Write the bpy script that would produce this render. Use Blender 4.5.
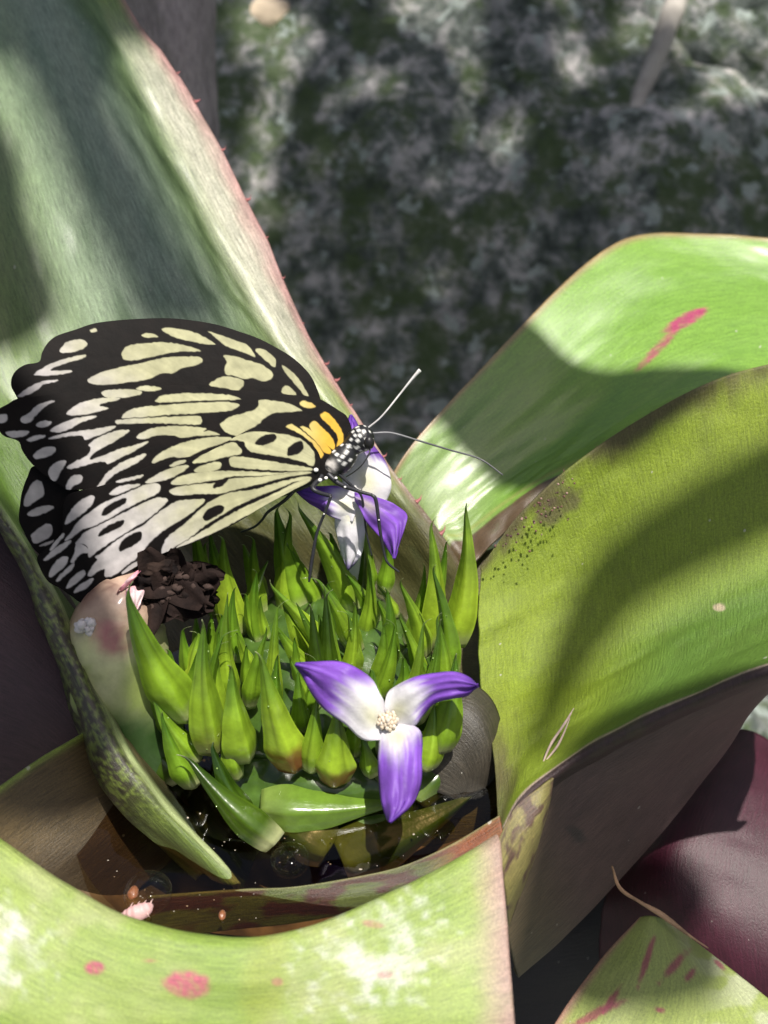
import bpy, math, random
import numpy as np
from mathutils import Vector, Matrix

for o in list(bpy.data.objects): bpy.data.objects.remove(o)
scene = bpy.context.scene
COL = scene.collection
S = 0.01                                  # every length below is in centimetres

# ------------------------------------------------------------------ camera
CAM = np.array([0.0, -14.55, 14.7])
PITCH = math.radians(40)
FPX = 1098.0
FW = np.array([0, math.cos(PITCH), -math.sin(PITCH)])
UP = np.array([0, math.sin(PITCH), math.cos(PITCH)])
cd = bpy.data.cameras.new('camera'); cam = bpy.data.objects.new('camera', cd); COL.objects.link(cam)
cam.location = Vector(CAM*S); cam.rotation_euler = (math.pi/2-PITCH, 0, 0)
cd.sensor_fit = 'VERTICAL'; cd.sensor_height = 24.0; cd.lens = 24.0*FPX/1024.0
cd.clip_start = 0.005; cd.clip_end = 200
cd.dof.use_dof = True; cd.dof.focus_distance = 17.6*S; cd.dof.aperture_fstop = 13
scene.camera = cam

# ------------------------------------------------------------------ light
SUN = np.array([0.16, -0.13, 0.97]); SUN /= np.linalg.norm(SUN)
EXPOSURE = 0.5
w = bpy.data.worlds.new("World"); scene.world = w; w.use_nodes = True
nt = w.node_tree; nt.nodes.clear()
sky = nt.nodes.new('ShaderNodeTexSky'); sky.sky_type = 'NISHITA'; sky.sun_disc = False
sky.sun_elevation = math.asin(SUN[2]); sky.sun_rotation = math.atan2(SUN[0], SUN[1])
sky.dust_density = 4.0; sky.ozone_density = 0.3
bg = nt.nodes.new('ShaderNodeBackground'); bg.inputs[1].default_value = 0.062
wo = nt.nodes.new('ShaderNodeOutputWorld')
nt.links.new(sky.outputs[0], bg.inputs[0]); nt.links.new(bg.outputs[0], wo.inputs[0])
sl = bpy.data.lights.new('sun', 'SUN'); sl.energy = 5.0; sl.angle = math.radians(0.6); sl.color = (1.0, 0.95, 0.87)
so = bpy.data.objects.new('sun', sl); COL.objects.link(so)
so.rotation_euler = Vector(SUN).to_track_quat('Z', 'Y').to_euler()
scene.view_settings.view_transform = 'Standard'; scene.view_settings.look = 'None'
scene.view_settings.exposure = EXPOSURE; scene.view_settings.gamma = 1
scene.cycles.transparent_max_bounces = 16

# ------------------------------------------------------------------ helpers
RNG = random.Random(7)
def P(px, py, d):
    """point seen at (px,py) at distance d cm along the viewing axis"""
    return CAM + d*(FW + np.array([1.0,0,0])*(px-384)/FPX + UP*(512-py)/FPX)
def PZ(px, py, z):
    dz = FW[2] + UP[2]*(512-py)/FPX
    return P(px, py, (z-CAM[2])/dz)
def pt(t):
    return PZ(t[0], t[1], t[2][1]) if isinstance(t[2], tuple) else P(*t)
def Z(v): return ('z', v)

def srgb(*c):
    c = [x/255 for x in c]
    return tuple(x/12.92 if x <= .04045 else ((x+.055)/1.055)**2.4 for x in c)

def link(name, verts, faces, mat=None, parent=None, smooth=True, col=None, uv=None, loc=None):
    """one mesh object; verts in cm, world coordinates"""
    verts = np.asarray(verts, float)
    off = np.zeros(3)
    if parent is not None: off = np.array(parent['_base'])
    elif loc is not None: off = np.array(loc, float)
    else: off = np.array([verts[:,0].mean(), verts[:,1].mean(), verts[:,2].min()])
    me = bpy.data.meshes.new(name)
    me.from_pydata(((verts-off)*S).tolist(), [], [list(map(int, f)) for f in faces])
    if smooth: me.polygons.foreach_set('use_smooth', [True]*len(me.polygons))
    if col is not None:
        a = me.color_attributes.new('Col', 'FLOAT_COLOR', 'POINT')
        c = np.ones((len(verts), 4)); c[:, :3] = col
        a.data.foreach_set('color', c.ravel())
    if uv is not None:
        ul = me.uv_layers.new(name='UVMap')
        li = np.zeros(len(me.loops), int); me.loops.foreach_get('vertex_index', li)
        ul.data.foreach_set('uv', np.asarray(uv)[li].ravel())
    me.update()
    o = bpy.data.objects.new(name, me); COL.objects.link(o)
    if mat: me.materials.append(mat)
    if parent is not None: o.parent = parent
    else: o.location = Vector(off*S)
    o['_base'] = off.tolist()
    return o

def tag(o, label=None, cat=None, group=None, kind=None):
    if label: o['label'] = label
    if cat: o['category'] = cat
    if group: o['group'] = group
    if kind: o['kind'] = kind
    return o

def empty(name, loc):
    o = bpy.data.objects.new(name, None); COL.objects.link(o)
    o.location = Vector(np.array(loc)*S); o['_base'] = list(map(float, loc)); o.empty_display_size = .01
    return o

def cr_matrix(n, m):
    """Catmull-Rom interpolation weights from n knots to m samples"""
    W = np.zeros((m, n))
    for k in range(m):
        t = k/(m-1)*(n-1); i = min(int(t), n-2); f = t-i
        w = [(-f+2*f*f-f**3)/2, (2-5*f*f+3*f**3)/2, (f+4*f*f-3*f**3)/2, (-f*f+f**3)/2]
        for j, ww in zip((i-1, i, i+1, i+2), w):
            if j < 0: W[k, 0] += 2*ww; W[k, 1] -= ww
            elif j > n-1: W[k, n-1] += 2*ww; W[k, n-2] -= ww
            else: W[k, j] += ww
    return W

def crv(pts, m):
    return cr_matrix(len(pts), m) @ np.asarray(pts, float)

def vnoise(X, scale, seed=0):
    """value noise on an (N,k) array, k = 2 or 3"""
    X = np.asarray(X, float)*scale
    if X.shape[1] == 2: X = np.c_[X, np.zeros(len(X))]
    i = np.floor(X).astype(np.int64); f = X-i; f = f*f*(3-2*f)
    def h(a, b, c):
        n = (a*374761393 + b*668265263 + c*2147483647 + seed*1274126177) & 0x7fffffff
        n = ((n ^ (n >> 13))*1274126177) & 0x7fffffff
        return ((n ^ (n >> 16)) & 0xffff)/65535.0
    r = 0
    for a in (0, 1):
        for b in (0, 1):
            for c in (0, 1):
                w = (f[:,0] if a else 1-f[:,0])*(f[:,1] if b else 1-f[:,1])*(f[:,2] if c else 1-f[:,2])
                r = r + w*h(i[:,0]+a, i[:,1]+b, i[:,2]+c)
    return r
def fbm(X, scale, seed=0, oct=4):
    return sum(vnoise(X, scale*2**k, seed+k)*.5**k for k in range(oct))/sum(.5**k for k in range(oct))

def grid_faces(nr, nc, wrap=False):
    f = []
    for i in range(nr-1):
        for j in range(nc if wrap else nc-1):
            k = (j+1) % nc
            f.append((i*nc+j, i*nc+k, (i+1)*nc+k, (i+1)*nc+j))
    return f

def smoothstep(a, b, x):
    t = np.clip((x-a)/(b-a), 0, 1); return t*t*(3-2*t)
def mix(a, b, t):
    t = np.asarray(t)[..., None]; return np.asarray(a)*(1-t)+np.asarray(b)*t

def project(V):
    r = V-CAM; d = r @ FW
    return np.c_[384+FPX*r[:,0]/d, 512-FPX*(r@UP)/d, d]

# ------------------------------------------------------------------ materials
class NT:
    def __init__(s, name):
        s.m = bpy.data.materials.new(name); s.m.use_nodes = True
        s.t = s.m.node_tree; s.t.nodes.clear()
    def n(s, kind, **kw):
        nd = s.t.nodes.new(kind)
        for k, v in kw.items():
            if k.startswith('i_'):
                key = k[2:].replace('_', ' ')
                nd.inputs[key].default_value = v
            else: setattr(nd, k, v)
        return nd
    def l(s, a, b): s.t.links.new(a, b)
    def ramp(s, fac, stops):
        r = s.n('ShaderNodeValToRGB'); e = r.color_ramp.elements
        while len(e) < len(stops): e.new(.5)
        for el, (p, c) in zip(e, stops):
            el.position = p; el.color = (*c, 1) if len(c) == 3 else c
        s.l(fac, r.inputs[0]); return r.outputs[0]
    def mixc(s, f, a, b, mode='MIX'):
        m = s.n('ShaderNodeMix', data_type='RGBA', blend_type=mode)
        for sock, v in ((m.inputs[0], f), (m.inputs[6], a), (m.inputs[7], b)):
            if isinstance(v, (int, float)): sock.default_value = v
            elif isinstance(v, tuple): sock.default_value = (*v, 1)
            else: s.l(v, sock)
        return m.outputs[2]
    def math(s, op, a, b=None):
        m = s.n('ShaderNodeMath', operation=op)
        for sock, v in zip(m.inputs, (a, b)):
            if v is None: continue
            if isinstance(v, (int, float)): sock.default_value = v
            else: s.l(v, sock)
        return m.outputs[0]
    def out(s, sh):
        o = s.n('ShaderNodeOutputMaterial'); s.l(sh, o.inputs[0]); return s.m

def leafmat(name, rough=.38, transl=.25, fibre=1.0, blotch=(.10,.06,.04), blotch_amt=.35, bump=.35, coat=.25, specks=.5, tcol=(1.0,1.25,.55), fdir=0, crough=.36, cbump=.4):
    """fdir 0: fibres run along u"""
    s = NT(name)
    uv = s.n('ShaderNodeUVMap'); mp = s.n('ShaderNodeMapping'); s.l(uv.outputs[0], mp.inputs[0])
    mp.inputs['Scale'].default_value = (2.6, 28, 1) if fdir == 0 else (28, 2.6, 1)
    n1 = s.n('ShaderNodeTexNoise', i_Scale=1.0, i_Detail=5.0, i_Roughness=.65); s.l(mp.outputs[0], n1.inputs['Vector'])
    mp2 = s.n('ShaderNodeMapping'); s.l(uv.outputs[0], mp2.inputs[0]); mp2.inputs['Scale'].default_value = (3, 7, 1) if fdir == 0 else (7, 3, 1)
    n2 = s.n('ShaderNodeTexNoise', i_Scale=.25, i_Detail=6.0, i_Roughness=.65); s.l(mp2.outputs[0], n2.inputs['Vector'])
    n3 = s.n('ShaderNodeTexNoise', i_Scale=24.0, i_Detail=4.0, i_Roughness=.75); s.l(uv.outputs[0], n3.inputs['Vector'])
    at = s.n('ShaderNodeVertexColor', layer_name='Col')
    f1 = s.ramp(n1.outputs[0], [(.32, (.48,.50,.46)), (.68, (1.48,1.46,1.42))])
    c = s.mixc(.75*fibre, at.outputs[0], f1, 'MULTIPLY')
    f3 = s.ramp(n3.outputs[0], [(.30, (.62,.62,.64)), (.72, (1.34,1.34,1.30))])
    c = s.mixc(.75, c, f3, 'MULTIPLY')
    n4 = s.n('ShaderNodeTexNoise', i_Scale=85.0, i_Detail=2.0, i_Roughness=.6); s.l(uv.outputs[0], n4.inputs['Vector'])
    f4 = s.ramp(n4.outputs[0], [(.36, (.60,.60,.62)), (.66, (1.45,1.45,1.42))])
    c = s.mixc(.6, c, f4, 'MULTIPLY')
    b = s.ramp(n2.outputs[0], [(.52, (0,0,0)), (.74, (1,1,1))])
    b = s.math('MULTIPLY', b, blotch_amt)
    c = s.mixc(b, c, blotch)
    vo = s.n('ShaderNodeTexVoronoi', i_Scale=3.4); s.l(uv.outputs[0], vo.inputs['Vector'])
    rnd = s.n('ShaderNodeSeparateColor'); s.l(vo.outputs['Color'], rnd.inputs[0])
    rad = s.math('MULTIPLY', s.math('POWER', rnd.outputs[0], 6.0), .12)
    sp = s.math('LESS_THAN', vo.outputs['Distance'], rad)
    sp = s.math('MULTIPLY', sp, specks)
    c = s.mixc(sp, c, (.62,.60,.54))
    bs = s.math('ADD', s.math('MULTIPLY', n1.outputs[0], .7), s.math('MULTIPLY', n3.outputs[0], .6))
    bp = s.n('ShaderNodeBump', i_Strength=bump, i_Distance=.0009); s.l(bs, bp.inputs['Height'])
    p = s.n('ShaderNodeBsdfPrincipled'); s.l(c, p.inputs['Base Color']); s.l(bp.outputs[0], p.inputs['Normal'])
    rr = s.n('ShaderNodeMapRange'); s.l(n3.outputs[0], rr.inputs[0]); rr.inputs[3].default_value = rough-.08; rr.inputs[4].default_value = rough+.14
    s.l(rr.outputs[0], p.inputs['Roughness'])
    p.inputs['Coat Weight'].default_value = coat; p.inputs['Coat Roughness'].default_value = crough
    bp2 = s.n('ShaderNodeBump', i_Strength=cbump, i_Distance=.00012); s.l(n4.outputs[0], bp2.inputs['Height']); s.l(bp2.outputs[0], p.inputs['Coat Normal'])
    if transl <= 0: return s.out(p.outputs[0])
    tr = s.n('ShaderNodeBsdfTranslucent'); tc = s.mixc(1.0, c, tcol, 'MULTIPLY'); s.l(tc, tr.inputs[0])
    mx = s.n('ShaderNodeMixShader'); mx.inputs[0].default_value = transl
    s.l(p.outputs[0], mx.inputs[1]); s.l(tr.outputs[0], mx.inputs[2])
    return s.out(mx.outputs[0])

def attrmat(name, rough=.5, transl=0., coat=0., nscale=60., var=.25, bump=.15, spec=.5, sss=0.):
    """colour from the mesh, broken up by fine object-space noise"""
    s = NT(name)
    at = s.n('ShaderNodeVertexColor', layer_name='Col'); tc = s.n('ShaderNodeTexCoord')
    n = s.n('ShaderNodeTexNoise', i_Scale=nscale*10, i_Detail=4.0, i_Roughness=.65); s.l(tc.outputs['Object'], n.inputs['Vector'])
    f = s.ramp(n.outputs[0], [(.3, (1-var,)*3), (.7, (1+var,)*3)])
    c = s.mixc(1.0, at.outputs[0], f, 'MULTIPLY')
    bp = s.n('ShaderNodeBump', i_Strength=bump, i_Distance=.0006); s.l(n.outputs[0], bp.inputs['Height'])
    p = s.n('ShaderNodeBsdfPrincipled', i_Roughness=rough); s.l(c, p.inputs['Base Color']); s.l(bp.outputs[0], p.inputs['Normal'])
    p.inputs['Coat Weight'].default_value = coat; p.inputs['Coat Roughness'].default_value = .12
    p.inputs['Specular IOR Level'].default_value = spec
    if sss: p.inputs['Subsurface Weight'].default_value = sss; p.inputs['Subsurface Scale'].default_value = .002
    if transl <= 0: return s.out(p.outputs[0])
    tr = s.n('ShaderNodeBsdfTranslucent'); s.l(c, tr.inputs[0])
    mx = s.n('ShaderNodeMixShader'); mx.inputs[0].default_value = transl
    s.l(p.outputs[0], mx.inputs[1]); s.l(tr.outputs[0], mx.inputs[2])
    return s.out(mx.outputs[0])

# ------------------------------------------------------------------ mesh builders
def patch(name, rows, mat, parent, colf, res=(110, 150), thick=.07, spines=None, rip=.0, seed=0):
    """curved leaf through a grid of points; rows run across the leaf, columns along it. colf(u,v,X,pix)->rgb"""
    K = np.array([[pt(p) for p in r] for r in rows])          # R x C x 3
    nr, nc = res
    W0 = cr_matrix(K.shape[0], nr); W1 = cr_matrix(K.shape[1], nc)
    G = np.einsum('ar,rcx,bc->abx', W0, K, W1)
    dv = np.linalg.norm(np.diff(G, axis=0), axis=2).mean(1); du = np.linalg.norm(np.diff(G, axis=1), axis=2).mean(0)
    vv = np.r_[0, np.cumsum(dv)]; uu = np.r_[0, np.cumsum(du)]
    U, V = np.meshgrid(uu, vv)
    # normals for gentle ripple
    gu = np.gradient(G, axis=1); gv = np.gradient(G, axis=0); N = np.cross(gu, gv); N /= np.linalg.norm(N, axis=2, keepdims=True)+1e-9
    if rip:
        r = fbm(np.c_[U.ravel()*.8, V.ravel()*1.6], .7, seed, 3).reshape(nr, nc)-.5
        G = G + N*(r*rip)[..., None]
    X = G.reshape(-1, 3)
    un, vn = np.meshgrid(np.linspace(0, 1, nc), np.linspace(0, 1, nr))
    col = np.clip(colf(un.ravel(), vn.ravel(), X, project(X)), 0.002, .95)
    verts = [X]; cols = [col]; uvs = [np.c_[U.ravel()+seed*3.7, V.ravel()]]; faces = grid_faces(nr, nc)
    sps = []
    if spines:
        rng = random.Random(seed+5)
        for (row, lo, hi, n, size, c) in spines:
            for k in range(n):
                t = lo+(hi-lo)*(k+rng.uniform(-.35, .35))/max(1, n-1); j = int(np.clip(t, 0, 1)*(nc-1)); j = min(max(j, 1), nc-2)
                i = 0 if row == 0 else nr-1
                if row not in (0, -1): i = int(row*(nr-1))
                b = G[i, j]; out = G[i, j]-G[i+(1 if row == 0 else -1)*2 if row in (0,-1) else i-2, j]
                out = out/(np.linalg.norm(out)+1e-9); al = G[i, j+1]-G[i, j-1]; al = al/(np.linalg.norm(al)+1e-9)
                h = size*rng.uniform(.4, 1.6); wd = h*.28
                nn = N[i, j]; base = sum(len(v) for v in verts)
                ring = [b-al*wd-out*.02, b+nn*wd*.5-out*.02, b+al*wd-out*.02, b-nn*wd*.5-out*.02]
                midp = b+out*h*.55+al*h*.1; tip = b+out*h+al*h*.7*rng.uniform(.4, 1.3)
                ring2 = [midp+(q-b)*.45 for q in ring]
                s1 = Geo(); sps.append(s1); s1.add((np.array(ring+ring2+[tip]), [(q, (q+1) % 4, 4+(q+1) % 4, 4+q) for q in range(4)]+[(4+q, 4+(q+1) % 4, 8) for q in range(4)]), c)
    o = link(name, np.vstack(verts), faces, mat, parent, col=np.vstack(cols), uv=np.vstack(uvs))
    if thick:
        m = o.modifiers.new('thickness', 'SOLIDIFY'); m.thickness = thick*S; m.offset = -1; m.use_even_offset = False
    for s1 in sps: s1.obj('spine', M_SPINE, o)
    return o

def tube_geo(pts, rad, ns=8, m=None, caps=True, up=None):
    pts = np.asarray(pts, float); rad = np.asarray(rad, float)
    if m:
        W = cr_matrix(len(pts), m); pts = W@pts; rad = np.maximum(W@rad, 1e-4)
    T = np.gradient(pts, axis=0); T /= np.linalg.norm(T, axis=1, keepdims=True)+1e-9
    a = np.array([0, 0, 1.]) if abs(T[0][2]) < .9 else np.array([1., 0, 0])
    V = []
    n = np.cross(T[0], a); n /= np.linalg.norm(n)
    for i in range(len(pts)):
        n = n-T[i]*(n@T[i]); n /= np.linalg.norm(n)+1e-9; b = np.cross(T[i], n)
        for k in range(ns):
            th = 2*math.pi*k/ns; V.append(pts[i]+rad[i]*(math.cos(th)*n+math.sin(th)*b))
    F = grid_faces(len(pts), ns, True)
    if caps:
        F.append(tuple(range(ns-1, -1, -1))); F.append(tuple((len(pts)-1)*ns+k for k in range(ns)))
    return np.array(V), F

def ball_geo(c, r, nu=16, nv=10, noise=0., seed=0, nscale=2.):
    V = []; r = np.asarray(r, float)*np.ones(3)
    for i in range(nv+1):
        ph = math.pi*i/nv
        for j in range(nu):
            th = 2*math.pi*j/nu; V.append((math.sin(ph)*math.cos(th), math.sin(ph)*math.sin(th), math.cos(ph)))
    V = np.array(V)
    k = 1+noise*(fbm(V*1.0+5, nscale, seed, 4)-.5)*2 if noise else 1
    V2 = V*(k[:, None] if noise else 1)*r+np.asarray(c)
    return V2, grid_faces(nv+1, nu, True)

class Geo:
    def __init__(s): s.V = []; s.F = []; s.C = []; s.n = 0
    def add(s, VF, col=(.5,.5,.5)):
        V, F = VF; V = np.asarray(V)
        s.V.append(V); s.F += [tuple(i+s.n for i in f) for f in F]; s.n += len(V)
        c = np.asarray(col, float); s.C.append(np.tile(c, (len(V), 1)) if c.ndim == 1 else c)
    def obj(s, name, mat, parent=None, **kw):
        return link(name, np.vstack(s.V), s.F, mat, parent, col=np.vstack(s.C), **kw)

# ================================================================== ground and rock behind
def ground_height(x, y):
    X = np.c_[x, y]
    return -11+.9*np.clip(y-8, 0, 50)+(fbm(X, .12, 3, 5)-.5)*5+(fbm(X, .6, 9, 4)-.5)*1.8
def rockmat(name, light=1.0, warm=0.):
    s = NT(name); tc = s.n('ShaderNodeTexCoord')
    v = tc.outputs['Object']
    big = s.n('ShaderNodeTexNoise', i_Scale=14.0, i_Detail=8.0, i_Roughness=.62); s.l(v, big.inputs['Vector'])
    mid = s.n('ShaderNodeTexNoise', i_Scale=120.0, i_Detail=7.0, i_Roughness=.7, i_Distortion=.2); s.l(v, mid.inputs['Vector'])
    mos = s.n('ShaderNodeTexNoise', i_Scale=52.0, i_Detail=6.0, i_Roughness=.72); mp = s.n('ShaderNodeMapping'); mp.inputs['Location'].default_value = (3, 7, 1); s.l(v, mp.inputs[0]); s.l(mp.outputs[0], mos.inputs['Vector'])
    lic = s.n('ShaderNodeTexNoise', i_Scale=110.0, i_Detail=4.0, i_Roughness=.55); mp2 = s.n('ShaderNodeMapping'); mp2.inputs['Location'].default_value = (9, 2, 4); s.l(v, mp2.inputs[0]); s.l(mp2.outputs[0], lic.inputs['Vector'])
    L = light
    c = s.ramp(mid.outputs[0], [(.36, (.048*L,.062*L,.052*L)), (.49, (.18*L,.20*L,.18*L)), (.56, (.44*L,.42*L,.41*L)), (.70, (.72*L,.67*L,.66*L))])
    dk = s.ramp(big.outputs[0], [(.38, (.45,.50,.50)), (.62, (1.3,1.3,1.3))])
    c = s.mixc(1.0, c, dk, 'MULTIPLY')
    c = s.mixc(s.ramp(mos.outputs[0], [(.47, (0,0,0)), (.57, (.85,)*3)]), c, (.065,.105,.030))
    c = s.mixc(s.ramp(lic.outputs[0], [(.59, (0,0,0)), (.65, (.8,)*3)]), c, (.42*L,.48*L,.45*L))
    bp = s.n('ShaderNodeBump', i_Strength=.8, i_Distance=.01); s.l(mid.outputs[0], bp.inputs['Height'])
    p = s.n('ShaderNodeBsdfPrincipled', i_Roughness=.85); s.l(c, p.inputs['Base Color']); s.l(bp.outputs[0], p.inputs['Normal'])
    return s.out(p.outputs[0])
M_ROCK = rockmat('mossy_stone'); M_ROCKL = rockmat('pale_stone', 1.25)
t = np.linspace(-1, 1, 361); ax = np.sinh(t*6.5)/math.sinh(6.5)*6000
gx, gy = np.meshgrid(ax, ax+20)
gz = ground_height(gx.ravel(), gy.ravel())
tag(link('ground', np.c_[gx.ravel(), gy.ravel(), gz], grid_faces(361, 361), M_ROCK, loc=(0,0,0)), 'mossy grey stone ground speckled with pale lichen, out of focus', kind='structure')

def on_ground(px, py):
    for d in np.arange(20, 200, .5):
        q = P(px, py, d)
        if q[2] < ground_height(np.array([q[0]]), np.array([q[1]]))[0]: return q
    return q
def rock(px, py, r, label, seed, mat=M_ROCKL, squash=.6, name='stone', cat='stone', noise=.35):
    q = on_ground(px, py)
    V, F = ball_geo((0,0,0), (r, r*.8, r*squash), 48, 32, noise, seed, 1.6)
    V = V+q+np.array([0, r*.5, 0])
    o = link(name, V, F, mat, col=np.tile((.5,.5,.5), (len(V), 1)))
    return tag(o, label, cat)
rock(740, 45, 5.2, 'pale sunlit mossy boulder in the top right corner behind the plant', 3, squash=.85, name='boulder', cat='boulder')
rock(268, 22, .85, 'small round tan pebble near the top beside the grey bark', 5, mat=attrmat('tan_pebble_stone', .8, nscale=8), squash=.8, name='pebble', cat='pebble', noise=.2)
for o in [bpy.data.objects['pebble']]:
    a = o.data.color_attributes['Col']; n_ = len(a.data); a.data.foreach_set('color', [.62,.50,.36,1]*n_)

q0, q1, q2, q3 = [on_ground(*q) for q in ((676,-10),(660,45),(640,95),(622,150))]
g_ = tube_geo([q+np.array([0,-.3,.3]) for q in (q0,q1,q2,q3)], [.42,.36,.30,.12], 10, 40)  # tube added to stand for a ridge line in the stone
tag(link('ridge_tube', g_[0]+(fbm(g_[0], 1.2, 4)[:, None]-.5)*.5, g_[1], attrmat('grey_ridge', .9, nscale=6, var=.4, bump=.6), col=np.tile((.40,.37,.33), (len(g_[0]), 1))), 'thin grey tube standing for a rock ridge running diagonally over the mossy stone beside the pale boulder', 'ridge')
# strip of grey bark leaning behind the big leaf
M_BARK = leafmat('dry_bark', .8, 0, 1.3, (.05,.04,.04), .5, .9, 0., .0)
def bark_col(u, v, X, p): return mix((.30,.26,.27), (.48,.42,.43), fbm(np.c_[u*2, v*14], 1.0, 4))
patch('bark_strip', [[(95,-60,29),(120,40,29),(150,130,29),(170,230,29)], [(150,-60,27.6),(165,40,27.6),(182,130,27.8),(195,230,28)], [(200,-60,28.6),(206,40,28.6),(212,130,28.8),(214,230,29)], [(205,-60,30),(212,40,30),(216,130,30),(216,230,30)]],
      M_BARK, None, bark_col, (40, 80), .25, rip=.5, seed=2)
tag(bpy.data.objects['bark_strip'], 'strip of grey fibrous bark leaning behind the big left leaf', 'bark')

# ================================================================== the bromeliad
plant = tag(empty('bromeliad', PZ(320, 760, -1.6)), 'large green bromeliad with a water filled cup, spiky green bracts and two violet white flowers', 'bromeliad')
M_SPINE = attrmat('reddish_spine', .6, nscale=40)
M_LA = leafmat('broad_leaf_silvery', .34, .16, 1.15, (.05,.10,.04), .35, .40, .6, .35, crough=.25, cbump=.25)
M_LB = leafmat('broad_leaf_bright', .32, .22, .6, (.10,.22,.05), .25, .25, 1.0, .6, crough=.24, cbump=.2)
M_LC = leafmat('broad_leaf_olive', .40, .28, .5, (.10,.12,.03), .35, .55, .2, .6, fdir=1)
M_LG = leafmat('broad_leaf_pale', .38, .20, .55, (.20,.28,.08), .35, .6, .5, .5)
M_PURP = leafmat('leaf_underside_purple', .42, .03, 1.0, (.020,.012,.012), .4, .45, .15, .35)
M_IN = leafmat('cup_wall_leaf', .42, .10, .9, (.03,.02,.012), .5, .4, .3, .5)

def spot(p, cx, cy, rx, ry, rot=0., soft=.25, seed=0, rag=.35):
    a = math.radians(rot); x = p[:,0]-cx; y = p[:,1]-cy
    X = (x*math.cos(a)+y*math.sin(a))/rx; Y = (-x*math.sin(a)+y*math.cos(a))/ry
    r = np.sqrt(X*X+Y*Y)+rag*(fbm(p[:,:2], .12, seed, 3)-.5)
    return 1-smoothstep(1-soft, 1+soft*.4, r)

PINK = (.42,.05,.14)
# --- leaf A : big leaf rising to the upper left
def colA(u, v, X, p):
    c = mix((.085,.18,.022), (.17,.27,.038), fbm(np.c_[u*3, v*14], 1., 1))
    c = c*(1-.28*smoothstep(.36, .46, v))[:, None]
    c = mix(c, (.27,.33,.31), np.exp(-((v-.30)/.12)**2)*smoothstep(.4,.6,u)*.75)  # silvery leaf scales, made bluish to paint in the sky sheen
    c = mix(c, (.26,.30,.09), (1-smoothstep(.0, .26, v))*(1-smoothstep(.55,.95,u))*.9)
    c = mix(c, (.50,.47,.42), (1-smoothstep(.08, .19, v))*smoothstep(.45,.6,u)*(1-smoothstep(.85,.95,u))*.8)  # pinkish-white margin, paled further to stand for the sun's glare
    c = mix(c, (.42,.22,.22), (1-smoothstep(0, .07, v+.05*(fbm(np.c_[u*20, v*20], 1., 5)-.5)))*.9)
    brown = smoothstep(.42, .30, u)*smoothstep(.25, .5, v)
    c = mix(c, (.125,.085,.045), brown)
    c = mix(c, (.022,.030,.010), smoothstep(.24, .14, u)*smoothstep(.45, .6, v)*(v < .70))  # near-black base paints in the shade down inside the cup
    c = mix(c, (.085,.070,.030), smoothstep(.42, .22, u)*(1-smoothstep(.4, .6, v))*.9)
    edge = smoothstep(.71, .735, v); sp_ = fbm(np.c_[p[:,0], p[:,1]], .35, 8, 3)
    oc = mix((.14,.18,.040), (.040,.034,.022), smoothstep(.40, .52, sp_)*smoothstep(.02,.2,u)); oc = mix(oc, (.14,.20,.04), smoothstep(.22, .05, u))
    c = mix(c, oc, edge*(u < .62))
    rim = np.exp(-((v-.712)/.016)**2)*(u < .6); c = mix(c, (.42,.50,.24), rim*.95)
    return c
A = [
 [(480,600,20.1),(443,536,19.8),(377,447,20.0),(300,318,20.9),(208,126,22.1),(85,-60,23.2)],
 [(462,612,20.0),(425,548,19.8),(352,452,19.9),(262,320,20.4),(162,130,21.5),(66,-60,22.6)],
 [(410,640,20.3),(350,560,20.5),(268,440,20.8),(190,300,21.1),(110,120,22.3),(20,-60,23.6)],
 [(320,700,20.5),(230,600,20.8),(130,470,21.1),(60,320,21.6),(0,140,22.5),(-80,-60,24)],
 [(252,868,Z(-1.3)),(168,762,Z(-.6)),(88,610,19.3),(-20,440,20.2),(-100,250,21.2),(-180,0,23)],
 [(238,884,Z(-.12)),(142,768,Z(1.15)),(74,638,Z(2.3)),(7,517,Z(3.4)),(-90,400,Z(4.6)),(-200,150,Z(7))],
 [(205,874,Z(-.5)),(113,795,Z(.8)),(55,658,Z(2.1)),(-2,526,Z(3.2)),(-105,410,Z(4.4)),(-220,170,Z(6.8))],
 [(196,880,Z(-1.4)),(104,790,Z(-.3)),(52,650,Z(.8)),(0,520,Z(2.2)),(-105,405,Z(3.4)),(-220,160,Z(6))]]
# silhouette of the rolled margin lies on row 5, row 6 turns back under the leaf
patch('leaf', A, M_LA, plant, colA, (190, 200), .05, [(0, .2, .95, 18, .12, (.34,.12,.12))], .25, 1)

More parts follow.
